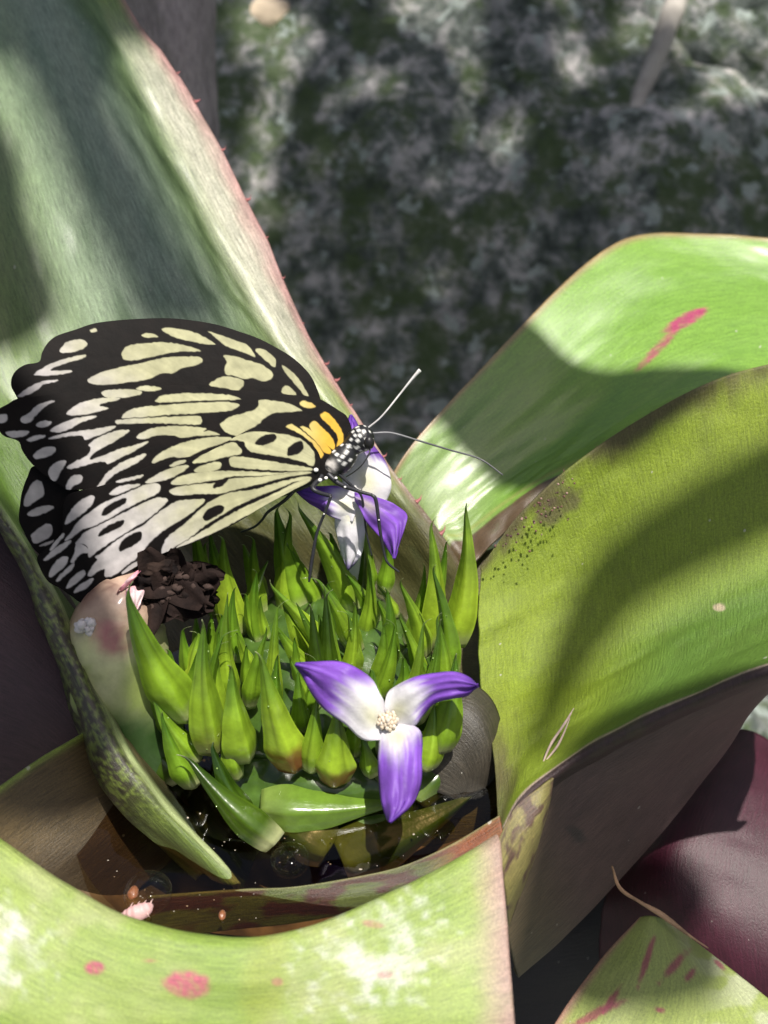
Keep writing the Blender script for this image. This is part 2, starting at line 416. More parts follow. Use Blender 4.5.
# --- leaf B : bright leaf behind right
def colB(u, v, X, p):
    c = mix((.15,.31,.035), (.24,.42,.06), fbm(np.c_[u*3, v*4], 1., 11))
    c = mix(c, (.34,.40,.22), smoothstep(.45,.25,u)*.6)
    c = mix(c, (.40,.18,.14), (1-smoothstep(0, .035, v))*.7)
    st = spot(p, 685, 322, 24, 6.5, -28, .2, 1)
    ln = spot(p, 660, 348, 36, 4.2, -46, .25, 2); c = mix(c, PINK, np.maximum(st, ln*.85)*(.55+.45*smoothstep(.3, .6, fbm(p[:,:2]@np.array([[.8,.5],[-.15,.9]]), .25, 13))))
    c = mix(c, (.10,.05,.03), smoothstep(.80, .83, v)*.95)
    rim = np.exp(-((v-.765)/.02)**2); c = mix(c, (.32,.36,.10), rim*.8)
    return c
B = [
 [(425,600,21.5),(388,525,20.9),(397,466,20.7),(480,370,21.5),(600,253,23.0),(672,234,23.6),(800,246,23.5),(900,290,24)],
 [(440,605,21.3),(420,535,20.9),(435,482,20.9),(530,400,21.5),(645,310,22.4),(730,290,22.8),(830,300,22.9),(920,340,23.4)],
 [(450,608,20.8),(436,541,20.6),(460,508,20.8),(545,445,21.2),(650,385,21.2),(750,350,21.6),(850,360,22),(930,390,22.6)],
 [(455,612,20.3),(444,541,20.4),(464,532,20.5),(509,500,20.5),(556,472,20.4),(640,440,19.9),(780,420,20.5),(900,430,21)],
 [(470,640,20.3),(470,575,20.1),(482,556,20.2),(515,522,20.2),(570,480,20.2),(660,450,20),(790,430,20.6),(900,440,21.2)]]
patch('leaf', B, M_LB, plant, colB, (150, 190), .05, [(0, .28, .9, 8, .05, (.35,.16,.12))], .15, 2)

# --- leaf C : big trough on the right
def colC(u, v, X, p):
    c = mix((.21,.30,.024), (.30,.38,.034), fbm(np.c_[u*3, v*4], 1., 21))
    c = mix(c, (.13,.24,.04), smoothstep(.25, .6, u)*smoothstep(.3,.5,v))
    n = fbm(np.c_[u*14, v*10], 1., 22, 4)
    c = mix(c, (.10,.06,.045), smoothstep(.075, .0, v+.12*(n-.5))*.8)
    c = mix(c, (.10,.07,.04), smoothstep(.16, .0, u+.16*(n-.5))*smoothstep(.3, .7, v)*.9)
    c = mix(c, (.12,.08,.06), spot(p, 560, 505, 30, 12, -40, .5, 3, 1.2)*.7)
    rim = smoothstep(.782, .793, v); c = mix(c, (.55,.42,.36), rim*.9)
    c = mix(c, (.060,.034,.036), smoothstep(.797,.806,v))
    c = mix(c, (.55,.45,.32), spot(p, 720, 609, 6, 4))
    return c
C_ = [
 [(482,568,19.3),(515,519,19.2),(560,474,19.15),(620,431,19.05),(700,386,18.95),(770,364,18.9),(880,345,18.8)],
 [(478,620,19.0),(530,590,19.3),(585,555,19.4),(640,520,19.3),(710,480,19.1),(785,455,18.9),(890,420,18.6)],
 [(481,690,18.4),(530,672,18.9),(590,650,19.0),(650,620,18.9),(715,590,18.7),(795,560,18.4),(900,520,18.2)],
 [(494,762,17.3),(535,738,17.6),(590,710,17.8),(650,680,17.7),(715,655,17.5),(795,628,17.2),(900,600,17)],
 [(500,840,16.3),(522,799,16.4),(558,768,16.5),(610,737,16.4),(690,699,16.2),(770,668,16.0),(900,635,15.8)],
 [(506,850,16.6),(526,808,16.7),(562,777,16.8),(614,746,16.8),(694,708,16.6),(772,677,16.4),(900,645,16.2)]]
patch('leaf', C_, M_LC, plant, colC, (170, 190), .05, [(0, .02, .95, 18, .035, (.16,.07,.06))], .18, 3)

# --- leaf D : purple underside below C
def colD(u, v, X, p):
    c = mix((.080,.045,.045), (.125,.074,.068), fbm(np.c_[u*4, v*9], 1., 31))
    c = mix(c, (.13,.11,.05), smoothstep(.30, .05, u)*.6)
    c = mix(c, (.035,.03,.03), spot(p, 672, 829, 10, 3, 20)*.0+spot(p, 575, 832, 13, 8, 30, .4, 6, 1.3)*.8)
    return c
D = [
 [(502,868,16.9),(560,772,17.3),(620,735,17.4),(700,695,17.3),(790,650,17.1)],
 [(503,905,17.2),(562,825,17.7),(630,770,17.9),(705,718,17.7),(790,665,17.4)],
 [(507,940,17.7),(568,872,18.4),(640,803,18.6),(716,732,18.4),(790,672,17.9)],
 [(517,974,18.4),(580,916,19.2),(648,843,19.4),(722,752,19.1),(764,676,18.6)],
 [(512,968,19.0),(572,908,20.0),(640,835,20.2),(714,745,19.9),(758,672,19.4)]]
patch('leaf', D, M_PURP, plant, colD, (110, 130), .05, None, .08, 4)
# small folded leaf base between the cup and the purple underside
def colL(u, v, X, p): return mix(mix((.17,.13,.05), (.24,.22,.07), fbm(np.c_[u*4, v*6], 1., 41)), (.09,.05,.035), smoothstep(.5, .7, fbm(np.c_[u*6, v*8], 1., 42)))
Lr = [
 [(499,838,16.0),(515,808,16.1),(535,790,16.2),(551,777,16.4)],
 [(502,868,15.9),(520,838,15.95),(538,815,16.1),(548,795,16.4)],
 [(505,900,16.0),(522,870,16.05),(535,843,16.3),(545,812,16.6)],
 [(507,925,16.5),(522,885,16.6),(533,855,16.9),(540,820,17.2)]]
patch('leaf', Lr, M_IN, plant, colL, (50, 60), .05, None, .05, 5)

# --- leaf G : bright front leaf
def colG(u, v, X, p):
    c = mix((.27,.38,.075), (.38,.47,.13), fbm(np.c_[u*8, v*3], 1., 51))
    c = mix(c, (.44,.48,.22), smoothstep(.45, .7, fbm(p[:,:2], .022, 58, 4))*.7); c = mix(c, (.20,.33,.035), smoothstep(.5, .75, fbm(p[:,:2], .018, 59, 4))*.5)
    white = spot(p, 5, 945, 48, 40, 20, .6, 2, 1.6)*.8+spot(p, 375, 955, 75, 48, -30, .6, 3, 1.7)*.75  # white patches paint the sun's glossy highlights into the colour
    wn = fbm(p[:,:2], .06, 53, 5)
    c = mix(c, (.74,.75,.74), np.clip(white, 0, 1)*smoothstep(.22, .75, wn)*.95)
    c = mix(c, (.36,.24,.20), smoothstep(.20+.04*(fbm(np.c_[u*30, v*5], 1., 54)-.5), .12, v)*.9)
    c = mix(c, (.45,.25,.27), smoothstep(.93, 1., u)*.8)
    c = mix(c, (.30,.36,.05), spot(p, 265, 985, 26, 60, 10, .6, 5)*.6)
    for q in ((95,968,11,7,0), (187,984,25,14,5), (277,982,6,4,0), (150,962,8,2,0), (385,975,9,4,0), (372,925,12,4,10)):
        k = spot(p, *q, soft=.3, seed=7)
        c = mix(c, (.50,.10,.16), k*(1 if q[2] > 10 and q[3] > 5 else .5)*(.6+.4*smoothstep(.3,.55,fbm(p[:,:2]*np.array([1,.3]), .5, 57))))
    return c
rimx = [-90,0,60,120,180,240,300,370,440,498]; rimy = [775,845,886,918,935,941,932,906,872,838]
rz = [2.1,1.75,1.55,1.4,1.3,1.25,1.2,1.15,1.1,1.1]
def inner(x, y, z):
    q = PZ(x, y, z); q2 = q+np.array([0, .15, -1.5]); pr = project(q2[None])[0]; return tuple(pr)
G_ = [[inner(x, y, z) for x, y, z in zip(rimx, rimy, rz)],
      [(x, y, Z(z)) for x, y, z in zip(rimx, rimy, rz)],
      [(x, y+32, Z(z+.03)) for x, y, z in zip(rimx[:-1]+[502], rimy, rz)],
      [(x, y, Z(z-.15)) for x, y, z in zip(rimx[:-1]+[507], [870,930,965,988,1000,1003,998,980,955,930], rz)],
      [(x, y, Z(z-.7)) for x, y, z in zip(rimx[:-1]+[515], [1010,1040,1060,1070,1075,1076,1072,1065,1055,1045], rz)],
      [(x, y, Z(z-2.2)) for x, y, z in zip(rimx[:-1]+[522], [1150]*10, rz)]]
patch('leaf', G_, M_LG, plant, colG, (170, 200), .05, None, .10, 6)

# --- leaf H : reddish margin lying in the water
def colH(u, v, X, p):
    c = mix((.05,.075,.012), (.09,.10,.018), fbm(np.c_[u*6, v*3], 1., 61))
    c = mix(c, (.05,.015,.010), smoothstep(.45, .6, fbm(np.c_[u*9, v*3], 1., 62)))
    c = mix(c, (.22,.06,.015), smoothstep(.72, .9, u)*.8)
    return mix(c, (.20,.20,.08), np.exp(-(v/.06)**2)*.8)
H = [
 [(150,895,Z(-.35)),(235,889,Z(-.03)),(290,887,Z(.06)),(340,881,Z(.14)),(400,868,Z(.28)),(450,846,Z(.5)),(500,816,Z(.85))],
 [(140,915,Z(-.6)),(225,905,Z(-.25)),(290,900,Z(-.05)),(340,897,Z(.08)),(402,885,Z(.22)),(456,861,Z(.45)),(503,830,Z(.8))],
 [(130,945,Z(-1.0)),(215,930,Z(-.7)),(290,922,Z(-.4)),(345,912,Z(-.15)),(408,898,Z(.05)),(462,876,Z(.35)),(507,848,Z(.7))]]
patch('leaf', H, M_IN, plant, colH, (50, 140), .05, None, .04, 7)

# --- leaf I : inner wall on the left of the cup
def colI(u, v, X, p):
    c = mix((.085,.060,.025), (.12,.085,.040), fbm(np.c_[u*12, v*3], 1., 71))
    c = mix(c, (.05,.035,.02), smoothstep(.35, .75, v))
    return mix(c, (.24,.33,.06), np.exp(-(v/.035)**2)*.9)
I_ = [
 [(-90,850,Z(1.7)),(0,786,Z(1.35)),(40,758,Z(1.2)),(84,732,Z(.95)),(150,690,Z(.4))],
 [(-70,900,Z(1.0)),(15,830,Z(.75)),(55,800,Z(.6)),(100,775,Z(.35)),(160,745,Z(-.1))],
 [(-30,930,Z(.2)),(45,880,Z(.0)),(85,850,Z(-.1)),(125,820,Z(-.3)),(180,790,Z(-.6))],
 [(40,990,Z(-1)),(100,930,Z(-1.2)),(130,895,Z(-1.3)),(165,865,Z(-1.3)),(205,835,Z(-1.4))]]
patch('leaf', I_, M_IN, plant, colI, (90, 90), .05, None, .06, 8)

# --- leaf J : dark purple outer face at the left
def colJ(u, v, X, p): return mix((.035,.014,.022), (.060,.028,.038), fbm(np.c_[u*4, v*4], 1., 81))
J = [
 [(-120,440,19.4),(10,520,19.2),(100,650,18.9),(150,760,18.8)],
 [(-120,600,18.3),(-10,640,18.2),(65,700,18.2),(120,790,18.3)],
 [(-120,760,17.9),(-40,770,18.0),(45,790,18.2),(110,840,18.5)],
 [(-120,900,18.4),(-40,900,18.6),(40,890,18.9),(110,880,19.2)]]
patch('leaf', J, M_PURP, plant, colJ, (60, 60), .05, None, .1, 9)

# --- back wall of the cup between the two upper leaves
def colM(u, v, X, p): return mix((.075,.070,.022), (.12,.10,.035), fbm(np.c_[u*4, v*10], 1., 131))
patch('leaf', [[(380,560,21.3),(440,545,20.9),(485,552,20.6),(530,530,20.4),(600,520,20.6)], [(385,650,21),(440,640,20.4),(490,640,20.0),(540,630,20.0),(600,620,20.4)],
               [(400,740,20),(450,730,19.4),(500,730,19.0),(550,720,19.6),(610,720,20.2)], [(410,830,18.9),(460,820,18.2),(508,815,18.2),(556,800,19.4),(610,800,20.4)], [(410,930,19.2),(460,920,19.8),(510,915,20.2),(550,900,20.8),(600,890,21.4)]],
      M_IN, plant, colM, (70, 60), .05, None, .06, 11)
# --- near-black lower leaf added to paint the shade under the plant
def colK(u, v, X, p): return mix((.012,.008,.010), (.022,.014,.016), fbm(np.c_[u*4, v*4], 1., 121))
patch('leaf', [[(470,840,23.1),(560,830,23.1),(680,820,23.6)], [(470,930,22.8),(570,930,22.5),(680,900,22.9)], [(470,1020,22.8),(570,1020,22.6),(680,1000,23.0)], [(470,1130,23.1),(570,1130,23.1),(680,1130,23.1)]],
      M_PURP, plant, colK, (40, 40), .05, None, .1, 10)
# --- cup floor under the water
M_FLOOR = attrmat('sunken_leaf_bases', .6, nscale=12, var=.5, bump=.4)
V, F = [], []
cc = PZ(283, 800, 0); NR, NA = 26, 64
for i in range(NR):
    r = i/(NR-1)
    for k in range(NA):
        th = 2*math.pi*k/NA
        V.append((cc[0]+r*3.65*math.cos(th), cc[1]+.7+r*3.8*math.sin(th), -2.1+1.75*r**3))
V = np.array(V); n_ = fbm(V, 1.3, 91)
o = link('cup_floor', V, grid_faces(NR, NA, True), M_FLOOR, plant, col=mix((.045,.032,.018), (.24,.165,.095), smoothstep(.35,.7,n_)))

# --- flower head : mound, bracts
M_BR = attrmat('wet_green_bract', .28, .32, .8, nscale=22, var=.26, bump=.30)
mc = PZ(322, 690, .0)
g = Geo()
for cc_, rr_, sd in ((mc, (2.15, 2.05, 1.45), 4), (PZ(318, 786, -.35), (1.75, 1.0, .85), 8)):
    V, F = ball_geo(cc_, rr_, 64, 40, .16, sd, 2.4); V = V+(fbm(V*np.array([1, 1, .3]), 5, 3)[:, None]-.5)*.15
    g.add((V, F), mix((.025,.06,.008), (.10,.19,.03), fbm(V*np.array([1, 1, .3]), 5., 5)))
head = g.obj('flower_head', M_BR, plant)
tag(head, 'dome of crowded pointed green bracts')

def bract_geo(b, t, wpx, db, dt, bend=0., seed=0, hook=True):
    """keeled tapering bract from base pixel b to tip pixel t"""
    rng = random.Random(seed)
    B0 = P(b[0], b[1], db); T0 = P(t[0], t[1], dt)
    L = np.linalg.norm(T0-B0); ax = (T0-B0)/L
    view = CAM-(B0+T0)/2; view /= np.linalg.norm(view)
    side = np.cross(ax, view); side /= np.linalg.norm(side)
    front = np.cross(side, ax); front /= np.linalg.norm(front)
    tw = rng.uniform(-.5, .5); side, front = side*math.cos(tw)+front*math.sin(tw), front*math.cos(tw)-side*math.sin(tw)
    w = wpx*1.14*db/FPX/2; n = 28; ns = 36; V = []; tt = []
    outw = np.array([B0[0]-mc[0], B0[1]-mc[1], 0.]); outw /= np.linalg.norm(outw)+1e-6
    hk = rng.uniform(-1, 1); sk = rng.choice((-1, 1))
    for i in range(n):
        s_ = i/(n-1)
        prof = (.74+.26*math.sin(min(s_/.24, 1)*math.pi/2)) if s_ < .24 else (1-(s_-.24)/.76)**1.13
        prof *= 1+.035*math.sin(s_*17+seed)
        prof = max(prof, .012)
        cen = B0+ax*L*s_ + outw*bend*L*math.sin(s_*math.pi)*.5 + outw*L*.05*math.sin(s_*math.pi)
        if hook and s_ > .86:
            q = (s_-.86)/.14; cen = cen+side*hk*.17*q*q+front*.10*q*q-ax*.04*q*q
            prof = max(prof, .075*(1-q*.7))
        for k in range(ns):
            th = 2*math.pi*k/ns; x = math.cos(th); y = math.sin(th)
            ax_ = abs(x)
            yy = (.74*(1-ax_**1.45)+.035*math.cos(x*13+seed)*(1-ax_)-.05*math.exp(-((x-.42*sk)/.16)**2)) if y >= -1e-6 else -.34*math.sqrt(max(0, 1-x*x))
            V.append(cen+side*x*w*prof+front*yy*w*prof); tt.append(s_)
    F = grid_faces(n, ns, True); F.append(tuple(range(ns-1, -1, -1))); F.append(tuple((n-1)*ns+k for k in range(ns)))
    return np.array(V), F, np.array(tt), side, front, B0, ax, L, w

def base_depth(by, zb=None):
    if zb is None: zb = np.interp(by, [600, 660, 720, 790, 850], [1.15, 1.35, 1.1, .45, -.1])
    return (CAM[2]-zb)/(-FW[2]-UP[2]*(512-by)/FPX)
z8 = lambda x, y: (200+x/2.56, 480+y/2.56)
z7 = lambda x, y: (100+x/3.2, 560+y/3.2)
BR = []   # tip, base, width px, tone (0 dark .. 1 bright yellow green), brown base
def q8(tx, ty, bx, by, w, tone=.5, br=0, lift=.55, dd=0): BR.append((z8(tx, ty), z8(bx, by), w/2.56, tone, br, lift, dd))
q8(676,42,650,420,74,1.0); q8(583,82,582,430,62,.9); q8(585,200,640,500,56,.25)
q8(512,-10,507,150,26,.6); q8(415,98,412,300,66,.35); q8(235,52,395,345,66,.45); q8(190,55,255,330,80,.35)
q8(60,125,100,390,64,.95); q8(14,148,22,290,36,1.0); q8(108,152,160,300,44,.5); q8(182,195,120,350,34,.45)
q8(215,150,300,330,46,.35); q8(163,252,340,440,52,.75); q8(205,290,280,450,44,.7); q8(155,285,170,410,32,.5)
q8(285,230,400,440,56,.5); q8(365,230,450,370,44,.35); q8(500,243,575,450,48,.6); q8(447,262,505,350,26,.6)
q8(447,295,490,420,32,.4); q8(500,330,570,520,44,.5); q8(470,352,452,520,46,.4); q8(375,323,398,490,42,.5)
q8(338,390,322,490,32,.6); q8(28,258,90,390,44,.5); q8(180,352,290,500,46,.55); q8(118,278,145,410,32,.35)
q8(45,372,80,520,38,.35); q8(92,378,135,480,32,.6); q8(180,362,125,580,42,.4); q8(150,420,238,735,92,.75,1)
q8(80,452,112,712,90,.55,.0); q8(12,338,34,690,92,.55,.2); q8(222,442,300,580,50,.5); q8(300,540,285,740,62,.55)
q8(350,560,345,770,92,.7,1); q8(560,450,600,560,60,.7); q8(440,470,430,600,70,.3); q8(520,440,520,580,60,.3)
q8(240,300,330,480,40,.3); q8(320,250,350,400,50,.25); q8(330,120,360,300,50,.4); q8(480,130,470,290,40,.3)
q8(600,330,620,560,60,.45); q8(655,430,610,690,80,.35,0,.35,-.1); q8(600,560,575,735,76,.6,0,.35); q8(410,640,440,755,50,.35)
q8(480,640,470,770,48,.3,0,.5,.3)
q8(60,330,60,470,40,.3); q8(200,430,190,640,60,.25); q8(0,420,0,560,60,.3); q8(240,390,260,520,36,.3); q8(300,440,280,600,44,.25)
def q7(tx, ty, bx, by, w, tone=.5, br=0, lift=.55, dd=0): BR.append((z7(tx, ty), z7(bx, by), w/3.2, tone, br, lift, dd))
q7(72,62,285,500,128,.45,0,.5,-.25); q7(320,215,322,400,110,1.0); q7(405,205,330,520,60,.35); q7(470,255,480,420,48,.4); q7(405,230,420,400,60,.5)
q7(255,600,560,905,100,.18,0,.0,-.1); q7(345,560,480,860,90,.12,0,.2,.2)
q7(120,520,260,700,90,.10,0,.2,.6)
BV = []
rf = random.Random(77)
q7(190,470,300,720,80,.25,0,.45,.25); q7(150,330,240,560,80,.3,0,.45,.1)
q8(540,600,520,740,70,.5,0,.4,-.1); q8(620,520,590,690,60,.5,0,.4,0); q8(395,560,395,700,60,.55,0,.5,.1); q8(300,330,330,480,44,.4); q8(250,470,260,640,50,.35)
for t_, b_, w_ in (((182,622),(198,692),20),((168,642),(190,712),22),((212,608),(218,668),17),((196,610),(206,672),17),((150,690),(196,760),26),((226,700),(236,778),20)):
    BR.append((t_, b_, w_, .4, 0, .5, .15))
for k in range(24):
    bx = rf.uniform(215, 455); by = rf.uniform(605, 725); L_ = rf.uniform(75, 120)
    BR.append(((bx+(bx-330)*.12+rf.uniform(-14, 14), by-L_), (bx, by), rf.uniform(14, 22), rf.uniform(.15, .75), 0, .5, .12))
for k, (t_, b_, w_, tone, br, lift, dd) in enumerate(BR):
    db = base_depth(b_[1])+dd; Lp = math.hypot(t_[0]-b_[0], t_[1]-b_[1]); dt = db-lift*Lp*db/FPX
    V, F, tt, side, front, B0, ax, L, w_cm = bract_geo(b_, t_, w_, db, dt, 0., k)
    hi = np.array((.42,.58,.040)); lo = np.array((.11,.26,.016))
    base = lo*(1-tone)+hi*tone
    n_ = fbm(V, 3.0, k, 3)
    th_ = np.tile(np.arange(36)*2*math.pi/36, 28)
    st_ = .5*fbm(np.c_[np.cos(th_)*3.5+k, np.sin(th_)*3.5, tt*1.2], 1., k, 3)+.5*fbm(np.c_[np.cos(th_)*10+k, np.sin(th_)*10, tt*2.5], 1., k+9, 3)
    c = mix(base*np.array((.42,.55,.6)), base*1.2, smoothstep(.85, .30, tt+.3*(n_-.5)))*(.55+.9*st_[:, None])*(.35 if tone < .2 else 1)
    c = c*(1-.35*np.abs(np.cos(th_))**2)[:, None]  # darker sides imitate light coming through the thin middle
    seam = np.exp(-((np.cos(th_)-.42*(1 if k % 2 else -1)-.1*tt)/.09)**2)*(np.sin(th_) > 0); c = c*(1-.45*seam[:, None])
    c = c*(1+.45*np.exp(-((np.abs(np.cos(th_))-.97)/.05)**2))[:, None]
    c = mix(c, (.46,.48,.24), smoothstep(.17, .03, tt+.1*(n_-.5))*.8)
    if br: c = mix(c, (.28,.11,.035), smoothstep(.26, .12, tt+.2*(n_-.5))*smoothstep(.32,.5,n_+.12)*br)
    c = mix(c, (.50,.52,.30), smoothstep(.90, 1.0, tt)*.75)
    BV.append(V[(np.sin(th_) > .2) & (tt < .85)])
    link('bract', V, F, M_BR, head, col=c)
# split fold where a fresh bud lies on the water
def lying(tip, base, w, zt, zb, tone, seed):
    B_, T_ = PZ(*base, zb), PZ(*tip, zt)
    dB = project(B_[None])[0][2]; dT = project(T_[None])[0][2]
    V, F, tt, *_ = bract_geo(base, tip, w, dB, dT, 0., seed, False)
    hi = np.array((.16,.28,.030)); lo = np.array((.03,.07,.010)); c = mix(lo*(1-tone)+hi*tone, (.28,.36,.10), smoothstep(.3, 0, tt)*.5)
    link('bract', V, F, M_BR, head, col=c)
lying((410,800), (262,808), 44, .25, .15, .9, 301)
lying((240,780), (330,850), 52, .1, -.4, .3, 302)
lying((480,790), (340,858), 60, -.1, -.5, .25, 303)
lying((470,720), (415,800), 34, .5, -.1, .2, 304)

# --- pale old bract stub at the left with pink top
def colS(V, n1):
    c = mix((.34,.42,.11), (.52,.52,.28), smoothstep(.3, .7, n1)); pr = project(V)
    c = mix(c, (.42,.25,.22), smoothstep(660, 610, pr[:,1]+40*(n1-.5))*.8)
    c = mix(c, (.16,.08,.06), smoothstep(640, 600, pr[:,1])*smoothstep(.45, .6, fbm(V, 3.5, 9))*.8)
    c = mix(c, (.36,.07,.12), spot(pr, 112, 640, 16, 24, -30, .6, 3, .8)*.75)
    return mix(c, (.04,.09,.02), smoothstep(690, 730, pr[:,1]))
M_STUB = attrmat('old_bract_flesh', .5, .08, .15, nscale=16, var=.25, bump=.35)
pts = [P(150,800,18.4), P(138,740,17.9), P(122,680,17.45), P(118,625,17.25), P(133,592,17.3), P(150,580,17.4)]
V, F = tube_geo(pts, [.60,.72,.78,.70,.48,.15], 28, 40); n1 = fbm(V, 1.6, 5)
V = V+(fbm(V, 2.5, 7)[:, None]-.5)*.22+(fbm(V, 9, 8)[:, None]-.5)*.05
link('old_bract', V, F, M_STUB, head, col=colS(V, n1))
# pale spent bract right of the cluster, half in the water
M_SILV = attrmat('silvery_spent_bract', .45, .1, .4, nscale=30, var=.3, bump=.3)
Sg = [[(455,685,Z(.95)),(475,688,Z(.9)),(492,705,Z(.7)),(500,735,Z(.4)),(498,775,Z(-.1))], [(440,715,Z(.9)),(462,712,Z(1.0)),(480,728,Z(.85)),(488,755,Z(.5)),(484,788,Z(-.05))],
      [(425,750,Z(.4)),(440,748,Z(.55)),(458,758,Z(.5)),(468,775,Z(.25)),(465,795,Z(-.1))], [(415,785,Z(-.1)),(428,788,Z(0)),(440,792,Z(0)),(452,797,Z(-.1)),(455,800,Z(-.3))]]
def colSil(u, v, X, p): return mix((.030,.026,.018), (.065,.055,.042), fbm(p[:,:2], .12, 3))
patch('spent_bract', Sg, M_IN, head, colSil, (30, 30), .05, None, .05, 12)

# --- the two flowers
M_PET = attrmat('violet_petal', .52, .30, .0, nscale=26, var=.16, bump=.35, spec=.35)
M_POL = attrmat('cream_stamens', .6, .1, nscale=60, var=.2)
VIO = np.array((.22,.085,.50)); VIO2 = np.array((.075,.02,.26)); WHT = np.array((.78,.76,.80)); YEL = np.array((.66,.66,.30))
def petal(parent, e1, e2, d0, d1, bulge, seed, w0=.30, w1=.62, m=None, curl=0.):
    """petal between two traced edges, base to tip; d0/d1 distances at base/tip"""
    N, Mx = 40, 22
    a = crv([m(*q) for q in e1], N); b = crv([m(*q) for q in e2], N); V = []; ts = []; cs = []
    for i in range(N):
        s_ = i/(N-1); dd = d0+(d1-d0)*s_-curl*math.sin(s_*math.pi)
        for j in range(Mx):
            r = j/(Mx-1); q = a[i]*(1-r)+b[i]*r
            V.append(P(q[0], q[1], dd-bulge*(1-(2*r-1)**2)*math.sin(min(1, s_*1.4)*math.pi*.55)+.05*math.sin(r*9+seed)*s_+.055*math.sin(s_*17+seed*2+2*r)*abs(2*r-1)**1.5+.02*math.sin(r*23+s_*3+seed)*s_+.03*math.sin(s_*31+seed)*s_*s_*abs(2*r-1))); ts.append(s_); cs.append(2*r-1)
    V = np.array(V); ts = np.array(ts); cs = np.array(cs)
    st = fbm(np.c_[ts*3, cs*9], 1., seed, 3)
    k = smoothstep(w0, w1, ts+.16*np.abs(cs)+.24*(st-.5))
    c = mix(WHT, VIO, k); c = mix(c, VIO2, smoothstep(.80, 1.0, ts+.25*(st-.5)+.08*np.abs(cs))*.8)
    st2 = fbm(np.c_[ts*2, cs*22], 1., seed+3, 3); c = c*(1+.7*(st[:, None]-.5)*k[:, None]+.55*(st2[:, None]-.5)*(.3+.7*k[:, None]))
    c = mix(c, YEL, np.exp(-((ts-.17)/.13)**2)*np.exp(-(cs/.45)**2)*.55)
    o = link('petal', V, grid_faces(N, Mx), M_PET, parent, col=c)
    md = o.modifiers.new('thickness', 'SOLIDIFY'); md.thickness = .025*S
    return o
z6 = lambda x, y: (280+x/3.49, 640+y/3.49)
z5 = lambda x, y: (300+x/3.49, 350+y/3.49)
fd = 16.35
V, F = tube_geo([P(388,722,fd+.1), P(386,735,fd+.6), P(384,750,fd+1.3)], [.18,.16,.14], 16, 10)
fl = link('flower', V, F, M_PET, plant, col=np.tile((.55,.62,.40), (len(V), 1)))
tag(fl, 'open violet and white three petalled flower in front of the bracts')
petal(fl, [(365,235),(350,190),(320,140),(262,97),(200,78),(120,80),(54,84)], [(352,350),(290,345),(228,292),(160,242),(110,182),(84,128),(54,84)], fd, fd-.25, .16, 1, .36, .64, z6)
petal(fl, [(362,245),(375,185),(412,155),(470,128),(540,114),(610,110),(660,128),(692,158)], [(392,310),(440,312),(474,298),(503,262),(540,222),(600,206),(655,195),(692,158)], fd+.02, fd-.35, .20, 2, .38, .62, z6)
petal(fl, [(352,318),(348,370),(345,430),(350,510),(358,570),(372,612),(384,636)], [(430,292),(480,310),(493,345),(492,420),(488,500),(458,572),(384,636)], fd-.03, fd-.6, .18, 3, .18, .52, z6)
g = Geo()
for k in range(26):
    a = k*2.399; r = .022*math.sqrt(k)*1.35
    q = P(388, 721, fd-.12-.08*(1-r/.16))+np.array([1,0,0])*r*math.cos(a)+UP*r*math.sin(a)*.9
    V, F = ball_geo(q, (.034,.034,.05), 8, 6, .2, k); g.add((V, F), (.66,.55,.42) if k % 3 else (.74,.66,.55))
g.obj('stamen_cluster', M_POL, fl)
fb = 18.0
V, F = tube_geo([P(352,495,fb), P(352,530,fb+.3), P(350,570,fb+.7), P(348,610,fb+1.0)], [.18,.20,.16,.10], 18, 20)
fl2 = link('flower', V, F, M_PET, plant, col=np.tile((.72,.72,.66), (len(V), 1)))
tag(fl2, 'violet and white flower the butterfly is feeding on, seen from the side')
petal(fl2, [(300,530),(318,470),(300,400),(262,345),(215,290),(192,250),(178,228)], [(170,520),(150,460),(148,400),(152,340),(160,290),(166,255),(178,228)], fb-.1, fb+.1, .2, 4, .40, .55, z5)
petal(fl2, [(215,500),(140,478),(70,476),(10,484),(-12,492)], [(185,600),(130,590),(80,560),(30,528),(-12,492)], fb-.15, fb-.05, .15, 5, .25, .55, z5)
petal(fl2, [(190,500),(235,505),(300,524),(345,548),(374,576),(366,620),(347,682),(328,727)], [(190,525),(212,560),(232,602),(256,630),(280,655),(300,688),(315,712),(328,727)], fb-.35, fb-.75, .10, 6, -.1, .10, z5)
petal(fl2, [(130,530),(122,590),(132,650),(148,710),(168,765)], [(245,520),(232,600),(222,660),(208,720),(168,765)], fb-.15, fb+.2, .12, 7, 1.2, 1.6, z5)

# ================================================================== water
s = NT('brown_cup_water'); tc = s.n('ShaderNodeTexCoord')
n = s.n('ShaderNodeTexNoise', i_Scale=90.0, i_Detail=2.0); s.l(tc.outputs['Object'], n.inputs['Vector'])
bp = s.n('ShaderNodeBump', i_Strength=.12, i_Distance=.003); s.l(n.outputs[0], bp.inputs['Height'])
tr = s.n('ShaderNodeBsdfTransparent'); tr.inputs[0].default_value = (.66,.54,.38,1)
gl = s.n('ShaderNodeBsdfGlossy', i_Roughness=.02); s.l(bp.outputs[0], gl.inputs['Normal'])
fr = s.n('ShaderNodeFresnel', i_IOR=1.33); s.l(bp.outputs[0], fr.inputs['Normal'])
mx = s.n('ShaderNodeMixShader'); s.l(fr.outputs[0], mx.inputs[0]); s.l(tr.outputs[0], mx.inputs[1]); s.l(gl.outputs[0], mx.inputs[2])
M_WATER = s.out(mx.outputs[0])
V = []; wc = PZ(283, 800, 0); NR, NA = 20, 64
